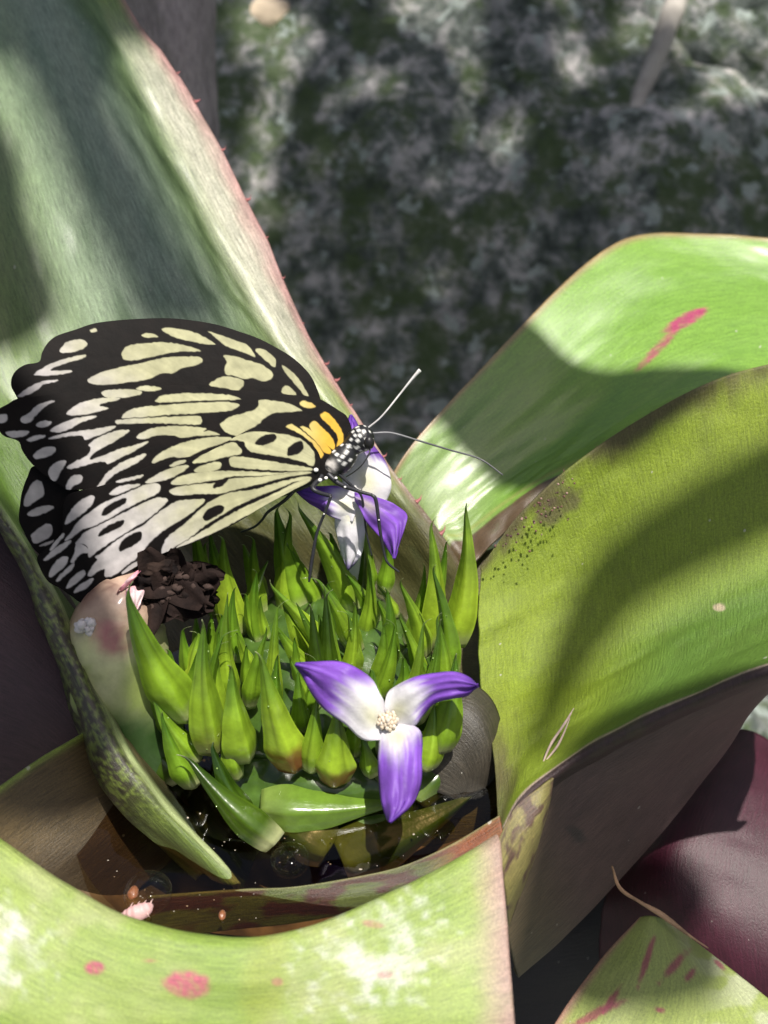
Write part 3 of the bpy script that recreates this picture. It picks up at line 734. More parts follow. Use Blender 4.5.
for i in range(NR):
    for k in range(NA):
        th = 2*math.pi*k/NA; r = i/(NR-1)
        V.append((wc[0]+r*3.5*math.cos(th), wc[1]+.6+r*3.3*math.sin(th), 0))
V = np.array(V)
tag(link('water', V, grid_faces(NR, NA, True), M_WATER, loc=(0,0,0)), 'still brown water filling the cup of the bromeliad', kind='structure')

# ================================================================== neighbouring bromeliad, bottom right
nb = tag(empty('bromeliad', P(700, 1000, 21)), 'neighbouring bromeliad at bottom right with maroon leaf and streaked pale leaf tip', 'bromeliad')
M_MAR = leafmat('maroon_leaf', .42, .02, .9, (.02,.002,.006), .35, .25, .10, .25, fdir=1)
def colE(u, v, X, p): return mix((.028,.003,.011), (.052,.007,.019), fbm(np.c_[u*4, v*4], 1., 101))
E = [
 [(665,770,22.6),(735,732,22.2),(790,752,22),(860,770,21.8)],
 [(640,810,21.6),(705,780,21.0),(775,800,20.8),(860,830,20.6)],
 [(612,880,21.0),(672,860,20.0),(755,880,19.7),(860,910,19.4)],
 [(600,950,21.0),(680,945,19.8),(765,980,19.2),(860,1030,18.8)],
 [(620,1010,21.6),(700,1010,20.5),(790,1060,19.6),(870,1100,19)]]
patch('leaf', E, M_MAR, nb, colE, (90, 90), .06, None, .1, 21)
def colF(u, v, X, p):
    c = mix((.28,.36,.07), (.38,.44,.14), fbm(np.c_[u*4, v*4], 1., 111))
    c = mix(c, (.60,.60,.50), smoothstep(.6, 1., v)*.5*smoothstep(.4,.6,fbm(p[:,:2], .06, 112)))
    e = np.minimum(v, 1.0); c = mix(c, (.40,.16,.17), smoothstep(.08, 0, v)*.8)
    for q in ((674,966,22,5,-50), (645,965,30,3.5,-72), (612,1000,20,4,-55), (600,1012,34,5,-25), (690,975,8,3,-50), (660,1010,5,3,0), (720,965,8,3,40)):
        c = mix(c, (.34,.05,.10), spot(p, *q, soft=.4, seed=9, rag=.9)*.85)
    return c
F_ = [
 [(640,917,16.6),(600,960,16.3),(556,1022,15.9),(520,1090,15.5)],
 [(652,916,16.5),(640,975,16.0),(612,1040,15.6),(580,1110,15.3)],
 [(664,920,16.6),(695,985,16.1),(690,1050,15.7),(670,1120,15.3)],
 [(680,930,16.9),(728,966,16.6),(785,1012,16.2),(850,1070,15.8)]]
patch('leaf', F_, M_LG, nb, colF, (80, 90), .06, None, .06, 22)
M_DRYM = attrmat('dry_brown_margin', .8, nscale=30, var=.4, bump=.6)
g = Geo(); g.add(tube_geo([P(612,866,16.9), P(620,888,16.7), P(640,902,16.5), P(662,915,16.4), P(690,936,16.4), P(708,948,16.5)], [.015,.03,.025,.045,.02,.010], 8, 40), (.42,.26,.15))
g.obj('dry_margin', M_DRYM, nb); g = Geo(); g.add(tube_geo([P(716,742,21.9), P(732,752,21.6), P(750,762,21.5), P(772,778,21.4)], [.02,.05,.04,.02], 8, 30), (.45,.28,.16))
g.obj('dry_margin', M_DRYM, nb)

# ================================================================== butterfly
TI = {1:(0,310), 2:(120,310), 3:(240,310), 4:(0,400), 5:(120,400), 6:(240,400), 7:(0,490), 8:(110,480)}
def T(tile, pts): ox, oy = TI[tile]; return np.array([(ox+x/6, oy+y/6) for x, y in pts], float)
def closed(pts, k=8):
    n = len(pts); out = []
    for i in range(n):
        p0, p1, p2, p3 = pts[i-1], pts[i], pts[(i+1) % n], pts[(i+2) % n]
        for j in range(k):
            f = j/k; out.append(.5*((2*p1)+(-p0+p2)*f+(2*p0-5*p1+4*p2-p3)*f*f+(-p0+3*p1-3*p2+p3)*f**3))
    return np.array(out)
def sdf(X, poly):
    """signed distance, positive inside"""
    A_ = poly; B_ = np.roll(poly, -1, 0); d = np.full(len(X), 1e9); ins = np.zeros(len(X), bool); near = np.zeros_like(X)
    for a, b in zip(A_, B_):
        ab = b-a; t_ = np.clip(((X-a)@ab)/(ab@ab+1e-12), 0, 1); q = a+t_[:, None]*ab; dd = np.hypot(*(X-q).T)
        m_ = dd < d; d[m_] = dd[m_]; near[m_] = q[m_]
        if a[1] != b[1]:
            cr = ((a[1] > X[:,1]) != (b[1] > X[:,1])) & (X[:,0] < (b[0]-a[0])*(X[:,1]-a[1])/(b[1]-a[1])+a[0]); ins ^= cr
    return np.where(ins, d, -d), near

farF = [(335,440),(322,425),(321,402),(313,380),(303,367),(290,356),(273,346),(257,338),(240,332),(228,328),(213,324),(195,321),(170,318.5),(140,319),(113,321),(93,324),(75,330),(57,336),(48,343),(42,353),(39,362),(25,365),(15,372),(11,382),(14,392),(30,410),(80,420),(180,430),(280,440)]
nearF = [(338,470),(350,448),(352,432),(347,417),(338,410),(327,403),(318,398.5),(305,396),(290,395),(272,393),(248,391),(228,390),(200,387),(170,385),(142,383),(120,387),(100,391),(67,393),(50,395),(33,397),(17,399),(8,404),(-2,410),(-5,418),(-2,428),(4,436),(18,441),(22,450),(27,458),(33,465),(42,473),(60,485),(75,490),(140,485),(240,480),(310,478)]
nearH = [(318,478),(321,466),(318,452),(306,440),(290,434),(270,430),(250,430),(235,437),(218,447),(200,455),(175,459),(150,466),(125,477),(100,486),(78,491),(66,497),(63,515),(62,532),(52,544),(42,552),(37,558),(41,570),(47,580),(52,584),(60,588),(67,593),(73,597),(78,601),(83,602),(92,597),(103,587),(113,579),(127,572),(147,560.5),(174,549),(205,538),(238,522),(262,507),(290,492),(310,482)]
farH = [(60,480),(35,466),(27,478),(22,492),(20,505),(19,520),(24,532),(30,543),(37,552),(50,562),(70,560),(120,520)]
cF = [(1,[(360,240),(400,195),(480,175),(525,200),(500,235),(430,255),(375,260)]),
 (1,[(205,385),(300,325),(420,285),(510,270),(500,290),(420,315),(330,345),(310,365),(420,362),(420,378),(330,392),(230,395)]),
 (1,[(105,515),(180,460),(250,430),(340,418),(340,430),(260,450),(230,480),(180,505),(130,522)]),
 (1,[(540,120),(575,112),(580,130),(550,135)]),
 (2,[(10,260),(50,215),(150,200),(280,195),(400,215),(480,240),(470,250),(330,255),(180,285),(80,305),(25,300)]),
 (2,[(-190,415),(-100,370),(0,345),(120,320),(250,290),(380,280),(480,285),(495,310),(450,335),(370,350),(320,380),(240,385),(180,415),(80,432),(0,442),(-120,450),(-180,440)]),
 (2,[(130,150),(170,138),(225,155),(225,165),(170,168),(140,165)]),
 (2,[(250,115),(330,110),(430,130),(510,165),(565,200),(560,210),(470,200),(380,180),(300,155)]),
 (2,[(530,130),(600,150),(700,185),(768,215),(810,270),(800,280),(720,250),(640,220),(580,175)]),
 (3,[(95,235),(150,240),(210,290),(215,330),(205,345),(160,310),(110,265)]),
 (3,[(255,330),(300,360),(350,410),(385,465),(410,515),(385,515),(350,470),(290,400),(262,365)]),
 (2,[(620,275),(680,275),(760,300),(840,325),(900,360),(920,390),(900,420),(850,430),(800,410),(740,415),(680,395),(640,390),(625,360),(640,310)]),
 (2,[(540,440),(600,405),(660,400),(740,425),(730,470),(700,485),(620,470),(545,455)]),
 (3,[(250,495),(270,455),(310,470),(340,510),(300,512)])]
cN = [(1,[(610,495),(650,480),(768,475),(850,490),(820,515),(700,530),(630,520)]),
 (2,[(95,470),(150,455),(240,465),(240,480),(180,488),(120,485)]),
 (1,[(400,620),(450,575),(540,540),(640,525),(720,530),(700,545),(620,560),(600,575),(650,590),(600,610),(500,630),(430,635)]),
 (1,[(300,725),(360,685),(450,650),(560,635),(575,645),(480,680),(420,715),(350,735)]),
 (1,[(215,690),(260,665),(310,670),(300,690),(250,708)]),
 (1,[(125,650),(170,620),(235,565),(330,545),(260,590),(220,630),(180,675),(135,680)]),
 (1,[(0,630),(40,630),(40,665),(0,680),(-20,655)]),
 (1,[(35,735),(100,725),(170,725),(160,750),(90,768),(50,755)]),
 (4,[(160,240),(200,215),(270,210),(260,228),(190,250)]),
 (4,[(200,330),(250,290),(320,280),(335,305),(300,335),(230,355),(205,350)]),
 (4,[(290,430),(320,385),(375,360),(400,370),(370,420),(340,480),(310,480)]),
 (4,[(395,530),(410,480),(450,450),(495,455),(490,490),(440,520),(410,555)]),
 (4,[(400,405),(450,370),(520,335),(545,290),(535,265),(600,220),(700,185),(770,180),(765,200),(660,265),(570,315),(540,355),(600,340),(700,300),(770,280),(880,248),(885,260),(800,310),(720,350),(650,385),(620,370),(540,385),(430,415)]),
 (4,[(600,500),(640,440),(720,380),(800,345),(870,320),(870,345),(800,390),(700,440),(640,490),(620,520),(580,522)]),
 (4,[(290,230),(360,205),(480,185),(560,175),(680,155),(690,165),(640,195),(560,225),(510,240),(490,215),(400,220),(330,235)]),
 (2,[(210,545),(250,515),(360,500),(520,500),(650,510),(720,530),(700,540),(500,545),(300,555),(230,555)]),
 (2,[(10,640),(70,595),(200,575),(400,560),(600,552),(700,560),(715,575),(660,605),(480,620),(300,630),(120,645),(30,650)]),
 (5,[(-30,130),(0,118),(200,105),(450,95),(490,110),(490,135),(450,150),(200,140),(0,145),(-20,142)]),
 (5,[(100,225),(140,190),(220,165),(350,155),(480,165),(520,175),(500,188),(540,185),(600,205),(560,212),(440,218),(370,228),(320,215),(220,215),(140,238)]),
 (5,[(200,380),(205,345),(270,300),(380,255),(520,225),(640,220),(670,235),(600,265),(500,300),(400,345),(300,345)]),
 (3,[(-100,670),(-60,640),(0,625),(80,600),(110,575),(115,540),(200,545),(290,560),(370,600),(350,608),(270,615),(200,620),(150,650),(105,690),(60,715),(0,750),(-30,755),(-90,730),(-120,690)]),
 (4,[(-200,0),(-200,1),(-201,0)])]
cNy = [(3,[(355,560),(380,545),(430,560),(455,580),(410,590),(375,580)]),
 (6,[(480,95),(510,70),(560,110),(600,160),(620,220),(615,280),(590,310),(578,290),(585,220),(540,160),(500,120)]),
 (6,[(415,150),(450,125),(500,170),(545,215),(568,260),(562,300),(530,280),(480,240),(430,190)]),
 (6,[(360,160),(400,165),(470,220),(530,280),(550,320),(510,320),(470,270),(420,215),(380,185)]),
 (6,[(275,160),(310,145),(345,165),(410,215),(460,260),(500,320),(480,350),(440,270),(380,220),(320,185)])]
cH = [(6,[(-80,235),(0,210),(100,190),(200,200),(300,215),(370,240),(420,285),(445,330),(445,380),(430,395),(380,370),(280,345),(160,325),(70,310),(40,285),(22,250),(-30,240)]),
 (6,[(-60,375),(-50,345),(30,345),(150,365),(280,385),(400,405),(430,420),(350,425),(200,420),(50,410),(-40,400)]),
 (5,[(310,505),(350,465),(450,440),(600,428),(760,430),(950,438),(1100,432),(950,444),(900,450),(768,455),(690,455),(620,470),(500,490),(400,505)]),
 (5,[(300,545),(340,525),(480,505),(560,500),(640,480),(700,470),(800,465),(950,448),(1100,434),(1145,434),(1080,448),(960,470),(850,500),(768,520),(680,540),(600,560),(480,562),(380,570),(320,565)]),
 (5,[(440,370),(500,330),(600,280),(680,255),(720,290),(725,320),(640,340),(540,365),(460,378)]),
 (5,[(445,425),(480,400),(560,375),(605,380),(600,405),(560,425),(480,435)]),
 (5,[(155,495),(220,450),(320,405),(410,395),(380,425),(310,465),(240,485)]),
 (5,[(300,395),(340,370),(390,360),(385,375),(330,395)]),
 (5,[(-60,560),(0,520),(120,505),(60,535),(-20,565)]),
 (5,[(-20,490),(50,468),(130,450),(130,462),(60,482),(0,495)]),
 (7,[(960,-25),(950,15),(880,50),(760,110),(650,170),(560,215),(500,235),(420,290),(390,300),(430,250),(470,190),(560,120),(640,70),(760,20),(860,-25),(930,-40)]),
 (7,[(1005,65),(970,48),(920,55),(840,90),(760,130),(690,165),(600,210),(520,250),(470,300),(455,325),(500,320),(530,345),(535,400),(590,360),(680,300),(760,250),(860,190),(940,130)]),
 (7,[(460,325),(500,330),(535,360),(530,375),(490,380),(450,420),(440,435),(425,430),(450,370)]),
 (7,[(1230,58),(1140,60),(1060,70),(1000,105),(930,155),(850,220),(760,265),(680,320),(600,385),(575,400),(585,420),(560,450),(530,505),(545,515),(590,485),(630,472),(635,520),(700,500),(760,450),(840,390),(900,310),(1000,230),(1100,170),(1180,110)]),
 (6,[(-12,550),(100,535),(250,490),(400,460),(418,475),(330,488),(240,525),(130,568),(0,625),(-80,670),(-200,745),(-310,830),(-400,885),(-460,920),(-470,900),(-455,860),(-430,820),(-340,750),(-240,660),(-160,600),(-80,565)]),
 (6,[(0,658),(130,598),(240,545),(330,500),(400,472),(415,485),(330,535),(180,618),(60,683),(0,712),(-120,775),(-250,835),(-380,888),(-310,840),(-200,775),(-100,712)]),
 (8,[(75,555),(120,515),(180,480),(215,475),(210,490),(150,525),(90,558)]),
 (7,[(295,500),(320,450),(370,405),(405,405),(400,440),(350,490),(305,520)]),
 (7,[(340,540),(380,490),(440,440),(430,475),(380,520),(350,545)]),
 (7,[(400,580),(430,530),(490,485),(512,490),(500,520),(440,570),(405,588)]),
 (7,[(445,610),(480,570),(550,530),(555,545),(520,585),(460,612)]),
 (7,[(265,415),(330,350),(400,310),(425,305),(400,340),(330,390),(280,420)]),
 (7,[(300,355),(330,310),(375,265),(385,270),(350,315),(310,360)]),
 (4,[(390,740),(430,660),(490,600),(550,575),(565,595),(540,640),(480,690),(420,730)])]
bH = [(6,[(92,255),(130,220),(190,205),(220,220),(200,250),(150,268),(105,270)]), (6,[(285,330),(290,290),(330,258),(370,250),(378,290),(350,320),(300,335)]),
 (5,[(560,525),(580,490),(650,465),(640,490),(600,520)]), (7,[(610,150),(630,110),(690,70),(755,50),(750,80),(690,115),(640,150)]),
 (7,[(590,275),(620,235),(680,200),(740,180),(735,210),(680,240),(620,270)]), (8,[(55,400),(80,360),(140,320),(185,310),(190,350),(150,385),(90,415),(60,425)]),
 (8,[(560,215),(590,175),(650,152),(685,165),(670,195),(620,225),(575,245)])]
cFH = [(4,[(140,620),(160,560),(200,490),(245,485),(260,520),(262,570),(220,605),(160,640)]), (4,[(165,680),(220,645),(300,630),(325,645),(290,670),(200,700)]),
 (7,[(185,270),(230,230),(290,200),(315,230),(300,280),(250,310),(205,320),(190,290)]), (7,[(240,330),(320,300),(310,320),(250,338)])]

bf = tag(empty('butterfly', P(345, 480, 17.3)), 'black and cream tree nymph butterfly with closed wings feeding on the back flower', 'butterfly')
M_WING = attrmat('butterfly_wing', .6, .30, .0, nscale=45, var=.10, bump=.12, spec=.15)
M_BODY = attrmat('butterfly_body', .45, 0, .1, nscale=60, var=.2, bump=.2)
def wing_depth(X):
    x = X[:,0]; y = X[:,1]
    return 16.45+.85*np.clip((x)/345, -.1, 1.1)+.10*np.sin(x/70+.4)+.12*((y-440)/100)**2-.0006*(y-460)
def wing(name, outline, cells, blacks, yellows, off, label, step=.75, fade=0., grow=-.15):
    poly = closed(np.array(outline, float), 6)
    x0, y0 = poly.min(0)-1; x1, y1 = poly.max(0)+1
    nx = int((x1-x0)/step)+2; ny = int((y1-y0)/step)+2
    gx_, gy_ = np.meshgrid(x0+np.arange(nx)*step, y0+np.arange(ny)*step); X = np.c_[gx_.ravel(), gy_.ravel()]
    d, near = sdf(X, poly); ins = d > 0
    q = np.array(grid_faces(ny, nx)); keep = ins[q].any(1); q = q[keep]
    Xs = X.copy(); Xs[~ins] = near[~ins]
    used = np.unique(q); remap = -np.ones(len(X), int); remap[used] = np.arange(len(used)); q = remap[q]; X = Xs[used]
    jit = (np.c_[vnoise(X, .35, 3), vnoise(X, .35, 4)]-.5)*.9     # scale-edge raggedness
    Xj = X+jit
    def cover(cl, soft):
        c = np.zeros(len(X))
        for tl, pl in cl:
            pg = closed(T(tl, pl), 5); lo = pg.min(0)-3; hi = pg.max(0)+3
            m_ = ((Xj >= lo) & (Xj <= hi)).all(1)
            if not m_.any(): continue
            s_, _ = sdf(Xj[m_], pg); c[m_] = np.maximum(c[m_], smoothstep(-soft, soft, s_+grow))
        return c
    W_ = cover(cells, .55)
    x, y = X[:,0], X[:,1]
    n = fbm(X, .05, 5, 4)
    cream = np.array((.60,.585,.36)); white = np.array((.68,.64,.63))
    k = smoothstep(190, 60, x+.55*(440-y)*-1*0+60*(n-.5)-(y-430)*.55)
    cc = mix(cream, white, np.clip(k+.25*smoothstep(520,580,y), 0, 1))
    cc = cc*(.68+.28*fbm(X, .12, 8, 3)[:, None])
    ang = np.arctan2(y-470, 335-x); rr_ = np.hypot(x-335, y-470)
    cc = cc*(.84+.32*fbm(np.c_[ang*34, rr_*.012], 1., 15, 3))[:, None]
    blk = mix((.003,.0025,.0025), (.009,.006,.005), fbm(X, .08, 9))
    c = mix(blk, cc, W_*(1-fade))
    if yellows:
        c = mix(c, mix((.74,.46,.06), (.66,.56,.22), smoothstep(432, 418, y)*0+smoothstep(330, 300, x)), cover(yellows, .6))
    if blacks: c = mix(c, blk, cover(blacks, .6))
    dpt = wing_depth(X)+off
    V = CAM+dpt[:, None]*(FW+np.outer((X[:,0]-384)/FPX, [1.,0,0])+np.outer((512-X[:,1])/FPX, UP))
    o = link(name, V, q, M_WING, bf, col=c)
    md = o.modifiers.new('thickness', 'SOLIDIFY'); md.thickness = .012*S
    if label: o['label'] = label
    return o
wing('forewing', farF, cF, None, None, .38, 'far forewing showing above the near one', fade=.06)
wing('hindwing', farH, cFH, None, None, .30, 'far hindwing peeping out at the left', fade=.1)
wing('forewing', nearF, cN, None, cNy, .10, 'near forewing with yellow base')
wing('hindwing', nearH, cH, bH, None, .0, 'near hindwing with black spots', grow=.30)

# body: abdomen, thorax, neck, head in one run; legs grown from the thorax
BD = 17.32
g = Geo()
run = [(262,500,.16,.02),(285,490,.14,.09),(310,478,.12,.13),(326,468,.10,.17),(338,462,.08,.22),(346,454,.06,.20),(351,448,.05,.165),(357,442,.04,.20),(363,438,.03,.215),(369,436,.03,.17),(374,435,.03,.04)]
V, F = tube_geo([P(a, b, BD+c) for a, b, c, r in run], [r for *_, r in run], 28, 90)
pr = project(V)[:, :2]
rng = random.Random(11); seeds = []
for k in range(400):
    i = rng.randrange(int(len(V)*.42), len(V)-60); seeds.append(V[i])
kept = []
for sd in seeds:
    if all(np.linalg.norm(sd-k2) > .078 for k2 in kept): kept.append(sd)
dm = np.min([np.linalg.norm((V-k2)*np.array([rng.uniform(.75,1.5), 1, rng.uniform(.75,1.5)]), axis=1)*rng.uniform(.75,1.4) for k2 in kept], axis=0)
c = mix((.74,.73,.70), (.012,.012,.014), smoothstep(.026, .036, dm))
c = mix(c, (.62,.58,.54), smoothstep(.0, 1., np.exp(-((pr[:,0]-331)/5)**2-((pr[:,1]-468)/8)**2)*1.5)*smoothstep(.38, .55, fbm(V, 9, 6)))
g.add((V, F), c)
# compound eye
g.add(ball_geo(P(369, 443, BD-.13), (.085,.085,.115), 18, 12), (.010,.009,.010))
def leg(pp, rr, col=(.018,.018,.022)): g.add(tube_geo([P(*q) for q in pp], rr, 8, 60), col)
leg([(328,474,17.2),(340,484,17.12),(358,491,17.0),(372,495,16.95)], [.045,.040,.030,.026])
leg([(372,495,16.95),(376,501,16.97),(380,530,17.08),(384,552,17.18),(388,563,17.2),(399,572,17.25)], [.026,.030,.026,.022,.022,.016])
leg([(322,476,17.25),(313,487,17.05),(318,492,17.0),(331,496,16.9)], [.045,.04,.035,.03])
leg([(331,496,16.9),(326,510,16.95),(317,533,17.05),(312,560,17.15),(310,575,17.2),(309,582,17.22)], [.026,.024,.024,.030,.026,.014])
leg([(300,484,17.4),(285,500,17.5),(268,512,17.7),(262,520,17.8),(254,527,17.9),(241,532,18.0)], [.035,.03,.025,.022,.02,.016])
leg([(334,470,17.3),(352,486,17.4),(362,498,17.5),(366,530,17.7),(372,556,17.8)], [.03,.025,.02,.018,.012])
# white flecks along the legs and thorax
for (x, y, d, r) in ((320,480,17.03,.035),(316,470,17.1,.04),(326,478,17.05,.03),(336,478,17.08,.025),(345,487,17.0,.02),(379,520,17.0,.014),(324,514,16.9,.014)):
    g.add(ball_geo(P(x, y, d), (r, r, r*.8), 10, 8), (.66,.64,.62))
g.obj('body', M_BODY, bf)
def feeler(pp, rr, cols, name='antenna'):
    V, F = tube_geo([P(*q) for q in pp], rr, 8, 70)
    t_ = np.repeat(np.linspace(0, 1, 70), 8); link(name, V, F, M_BODY, bf, col=mix(cols[0], cols[1], smoothstep(.1, .5, t_)))
feeler([(368,428,17.3),(382,416,17.25),(400,394,17.15),(412,379,17.05),(420,370,17.0)], [.016,.014,.015,.020,.032], ((.45,.44,.44),(.74,.72,.70)))
feeler([(373,433,17.3),(392,433,17.2),(420,441,17.05),(450,450,16.9),(480,459,16.8),(503,475,16.75)], [.014,.014,.015,.014,.013,.012], ((.30,.30,.31),(.07,.07,.075)))
feeler([(370,446,17.25),(369,454,17.2),(362,465,17.25),(354,472,17.4),(346,477,17.6)], [.014,.012,.011,.010,.009], ((.03,.03,.03),(.03,.03,.03)), 'proboscis')

# ================================================================== small things in and round the cup
M_DEB = attrmat('withered_petals', .85, 0, .0, nscale=24, var=.6, bump=1., spec=.15)
g = Geo()
for (x, y, d, r, sd) in ((188,592,17.35,(.42,.32,.34),1),(170,594,17.3,(.5,.36,.33),2),(150,584,17.2,(.42,.3,.28),3),(158,568,17.1,(.38,.25,.18),4),(200,600,17.4,(.22,.24,.25),5),(165,608,17.2,(.30,.25,.16),6)):
    V, F = ball_geo(P(x, y, d), np.array(r)*.95, 60, 40, .5, sd, 2.4); g.add((V, F), mix((.005,.003,.003), (.028,.017,.013), smoothstep(.4,.7,fbm(V, 4, sd))))
for k in range(34):
    x = RNG.uniform(140, 205); y = RNG.uniform(566, 614); dd = 16.98+.4*abs((x-172)/60)**2+.3*abs((y-592)/30)**2
    L_ = RNG.uniform(.2, .55); a = RNG.gauss(.3, .9); q0 = P(x, y, dd); ax_ = np.array([math.cos(a), 0, 0])+UP*math.sin(a)-FW*RNG.uniform(-.3,.5); sd_ = np.array([-math.sin(a), 0, 0])+UP*math.cos(a)-FW*RNG.uniform(-.5,.5)
    U_, V_ = np.meshgrid(np.linspace(-1, 1, 9), np.linspace(-1, 1, 7)); u_, v_ = U_.ravel(), V_.ravel()
    wd_ = L_*RNG.uniform(.3, .6)*(1-.6*u_*u_); cr_ = .05*np.sin(u_*4+k)+.04*np.sin(v_*5+k*2)
    VV = q0+np.outer(u_*L_, ax_)+np.outer(v_*wd_, sd_)-np.outer(cr_+.04*v_*v_, FW)
    g.add((VV, grid_faces(7, 9)), mix((.005,.003,.003), (.026,.015,.012), fbm(VV, 7, k)))
for k in range(14):
    x = RNG.uniform(150, 205); y = RNG.uniform(575, 610); a = RNG.uniform(0, 6.28)
    g.add(tube_geo([P(x, y, 17.0), P(x+9*math.cos(a), y+6*math.sin(a), 16.93), P(x+16*math.cos(a+.5), y+9*math.sin(a+.5), 17.05)], [.012,.05,.008], 6, 12), (.05,.033,.028))
tag(g.obj('withered_flower', M_DEB), 'dark brown withered flower clump lodged under the butterfly wing', 'withered flower')
M_SOFT = attrmat('soft_pale_bits', .6, .2, .1, nscale=40, var=.2, bump=.3)
g = Geo()
for k in range(16):
    a = RNG.uniform(0, 6.28); r = RNG.uniform(0, 9)
    g.add(ball_geo(P(85+r*math.cos(a), 627+r*.75*math.sin(a), 16.6+RNG.uniform(-.05,.08)), RNG.uniform(.04,.08), 10, 8, .4, k, 3), (.74,.70,.70))
tag(g.obj('fungus_tuft', M_SOFT), 'small white fluffy tuft on the rolled leaf margin at left', 'fungus')
for (pp, lab) in ((((118,592),(124,584),(134,578),(139,574)), 'upper pink fallen petal scrap below the butterfly wing'), (((127,590),(134,596),(138,604),(137,612)), 'lower pink and white petal scrap beside the withered flower')):
    g = Geo(); L0 = np.array([P(x, y, 16.75) for x, y in pp]); up_ = 'upper' in lab
    cl = crv(L0, 26); V_ = []
    for i_, q_ in enumerate(cl):
        t_ = i_/25; hw = .16*math.sin(math.pi*(.12+.8*t_))*(1+.25*math.sin(t_*15))
        for j_ in range(11):
            r_ = j_/5-1; V_.append(q_+np.array([.55,0,0])*hw*r_+UP*hw*r_*.75-FW*(.07*(1-r_*r_)+.03*math.sin(t_*13+r_*4)))
    V_ = np.array(V_); g.add((V_, grid_faces(26, 11)), mix((.70,.24,.32) if up_ else (.72,.40,.44), (.78,.66,.66), smoothstep(.3, .7, fbm(V_, 5, 3))))
    tag(g.obj('petal_scrap', M_SOFT), lab, 'petal')
# pale pink insect floating
g = Geo(); zc = lambda x, y, z=.04: PZ(x, y, z)
V, F = tube_geo([zc(121,916,.02), zc(128,915,.06), zc(137,913,.09), zc(146,909,.08), zc(152,905,.04)], [.03,.09,.12,.10,.03], 14, 40)
V = V+np.outer(np.sin(np.arange(len(V))//14*1.1)*.008, [0,0,1]); g.add((V, F), mix((.62,.32,.33), (.70,.50,.48), fbm(V, 6, 3)))
for k in range(8):
    x = 127+k*3.3; s_ = 1 if k % 2 else -1
    g.add(tube_geo([zc(x, 912-k*.6, .06), zc(x+1, 912-k*.6-6*s_, .12), zc(x+3, 912-k*.6-9*s_, .03)], [.014,.010,.004], 6, 10), (.66,.45,.42))
tag(g.obj('insect', M_SOFT), 'tiny pale pink many legged insect floating at the near edge of the cup', 'insect')
M_SEED = attrmat('brown_seed_coat', .5, 0, .3, nscale=30, var=.3, bump=.4)
for (x, y, r, lab) in ((133,893,.11,'brown seed floating beside the pink insect'), (222,915,.075,'smallest brown seed floating near the front rim of the cup')):
    V, F = ball_geo(PZ(x, y, .03), (r*.7, r, r*.6), 14, 10, .3, int(x)); g = Geo(); g.add((V, F), (.20,.07,.025)); tag(g.obj('seed', M_SEED), lab, 'seed')
# bubbles
s = NT('bubble_film'); lw = s.n('ShaderNodeLayerWeight', i_Blend=.08); tr = s.n('ShaderNodeBsdfTransparent'); gl = s.n('ShaderNodeBsdfGlossy', i_Roughness=.03)
mx = s.n('ShaderNodeMixShader'); s.l(lw.outputs['Facing'], mx.inputs[0]); s.l(tr.outputs[0], mx.inputs[1]); s.l(gl.outputs[0], mx.inputs[2]); M_BUB = s.out(mx.outputs[0])
for (x, y, r, lab) in ((148,893,.36,'large thin air bubble on the water near the pink insect'), (290,860,.30,'round air bubble on the water below the green bud')):
    V, F = ball_geo(PZ(x, y, -.05), (r, r, r*.62), 40, 24)
    tag(link('bubble', V, F, M_BUB), lab, 'bubble')
g = Geo(); rs = random.Random(31)
for k in range(60):
    x = rs.uniform(95, 480); y = rs.uniform(800, 925); q = PZ(x, y, .012)
    if (q[0]-wc[0])**2/3.3**2+(q[1]-wc[1]-.6)**2/3.1**2 > 1: continue
    r = rs.choice((.005, .006, .007, .009, .018)); g.add(ball_geo(q, (r*rs.uniform(1, 2.2), r, r*.5), 6, 5, .4, k), rs.choice([(.35,.31,.25),(.20,.13,.07),(.28,.24,.19)]))
tag(g.obj('floating_specks', M_SEED), 'scattered pale specks of dust floating on the brown cup water', kind='stuff')
# dry fibres
M_DRY = attrmat('dry_straw', .8, 0, nscale=30, var=.3, bump=.4)
g = Geo()
for pp in (((541,768),(549,748),(560,730),(574,708)), ((543,764),(556,748),(563,735),(570,718)), ((548,752),(552,742),(566,722),(572,712))):
    g.add(tube_geo([P(x, y, 16.85-.0*i) for i, (x, y) in enumerate(pp)], [.008,.020,.016,.006], 8, 24), (.50,.38,.32))
tag(g.obj('dry_fibre', M_DRY), 'pale dry straw fibre stuck to the right leaf near its lower margin', 'straw')
M_BEAD = attrmat('water_bead', .06, 0, 1., nscale=5, var=.05, bump=0)
g = Geo(); rb = random.Random(9); allv = np.vstack(BV)
for k in range(150):
    q = allv[rb.randrange(len(allv))]; r = rb.choice((.006,.008,.010,.012,.016)); g.add(ball_geo(q, (r, r, r), 8, 6), (.20,.30,.08))
tag(g.obj('water_beads', M_BEAD), 'tiny water beads sprinkled over the green bracts', kind='stuff')
# crumbs on the rim of the right leaf, and water beads on the bracts: too many and too small to count
g = Geo(); rg = random.Random(3)
for k in range(110):
    t_ = rg.random(); bx, by = [(500,540),(525,512),(545,505),(560,485)][rg.randrange(4)]
    x = bx+rg.gauss(0, 12); y = by+rg.gauss(0, 10)
    if y < 1040-x*1.02+10: continue
    g.add(ball_geo(P(x, y, 18.55+.02*(x-520)/20), rg.uniform(.008,.026), 6, 5, .5, k), rg.choice([(.16,.07,.06),(.28,.18,.15),(.07,.03,.03),(.10,.05,.045)]))
tag(g.obj('leaf_crumbs', M_DRY), 'reddish brown dirt crumbs scattered on the rim of the right leaf', kind='stuff')

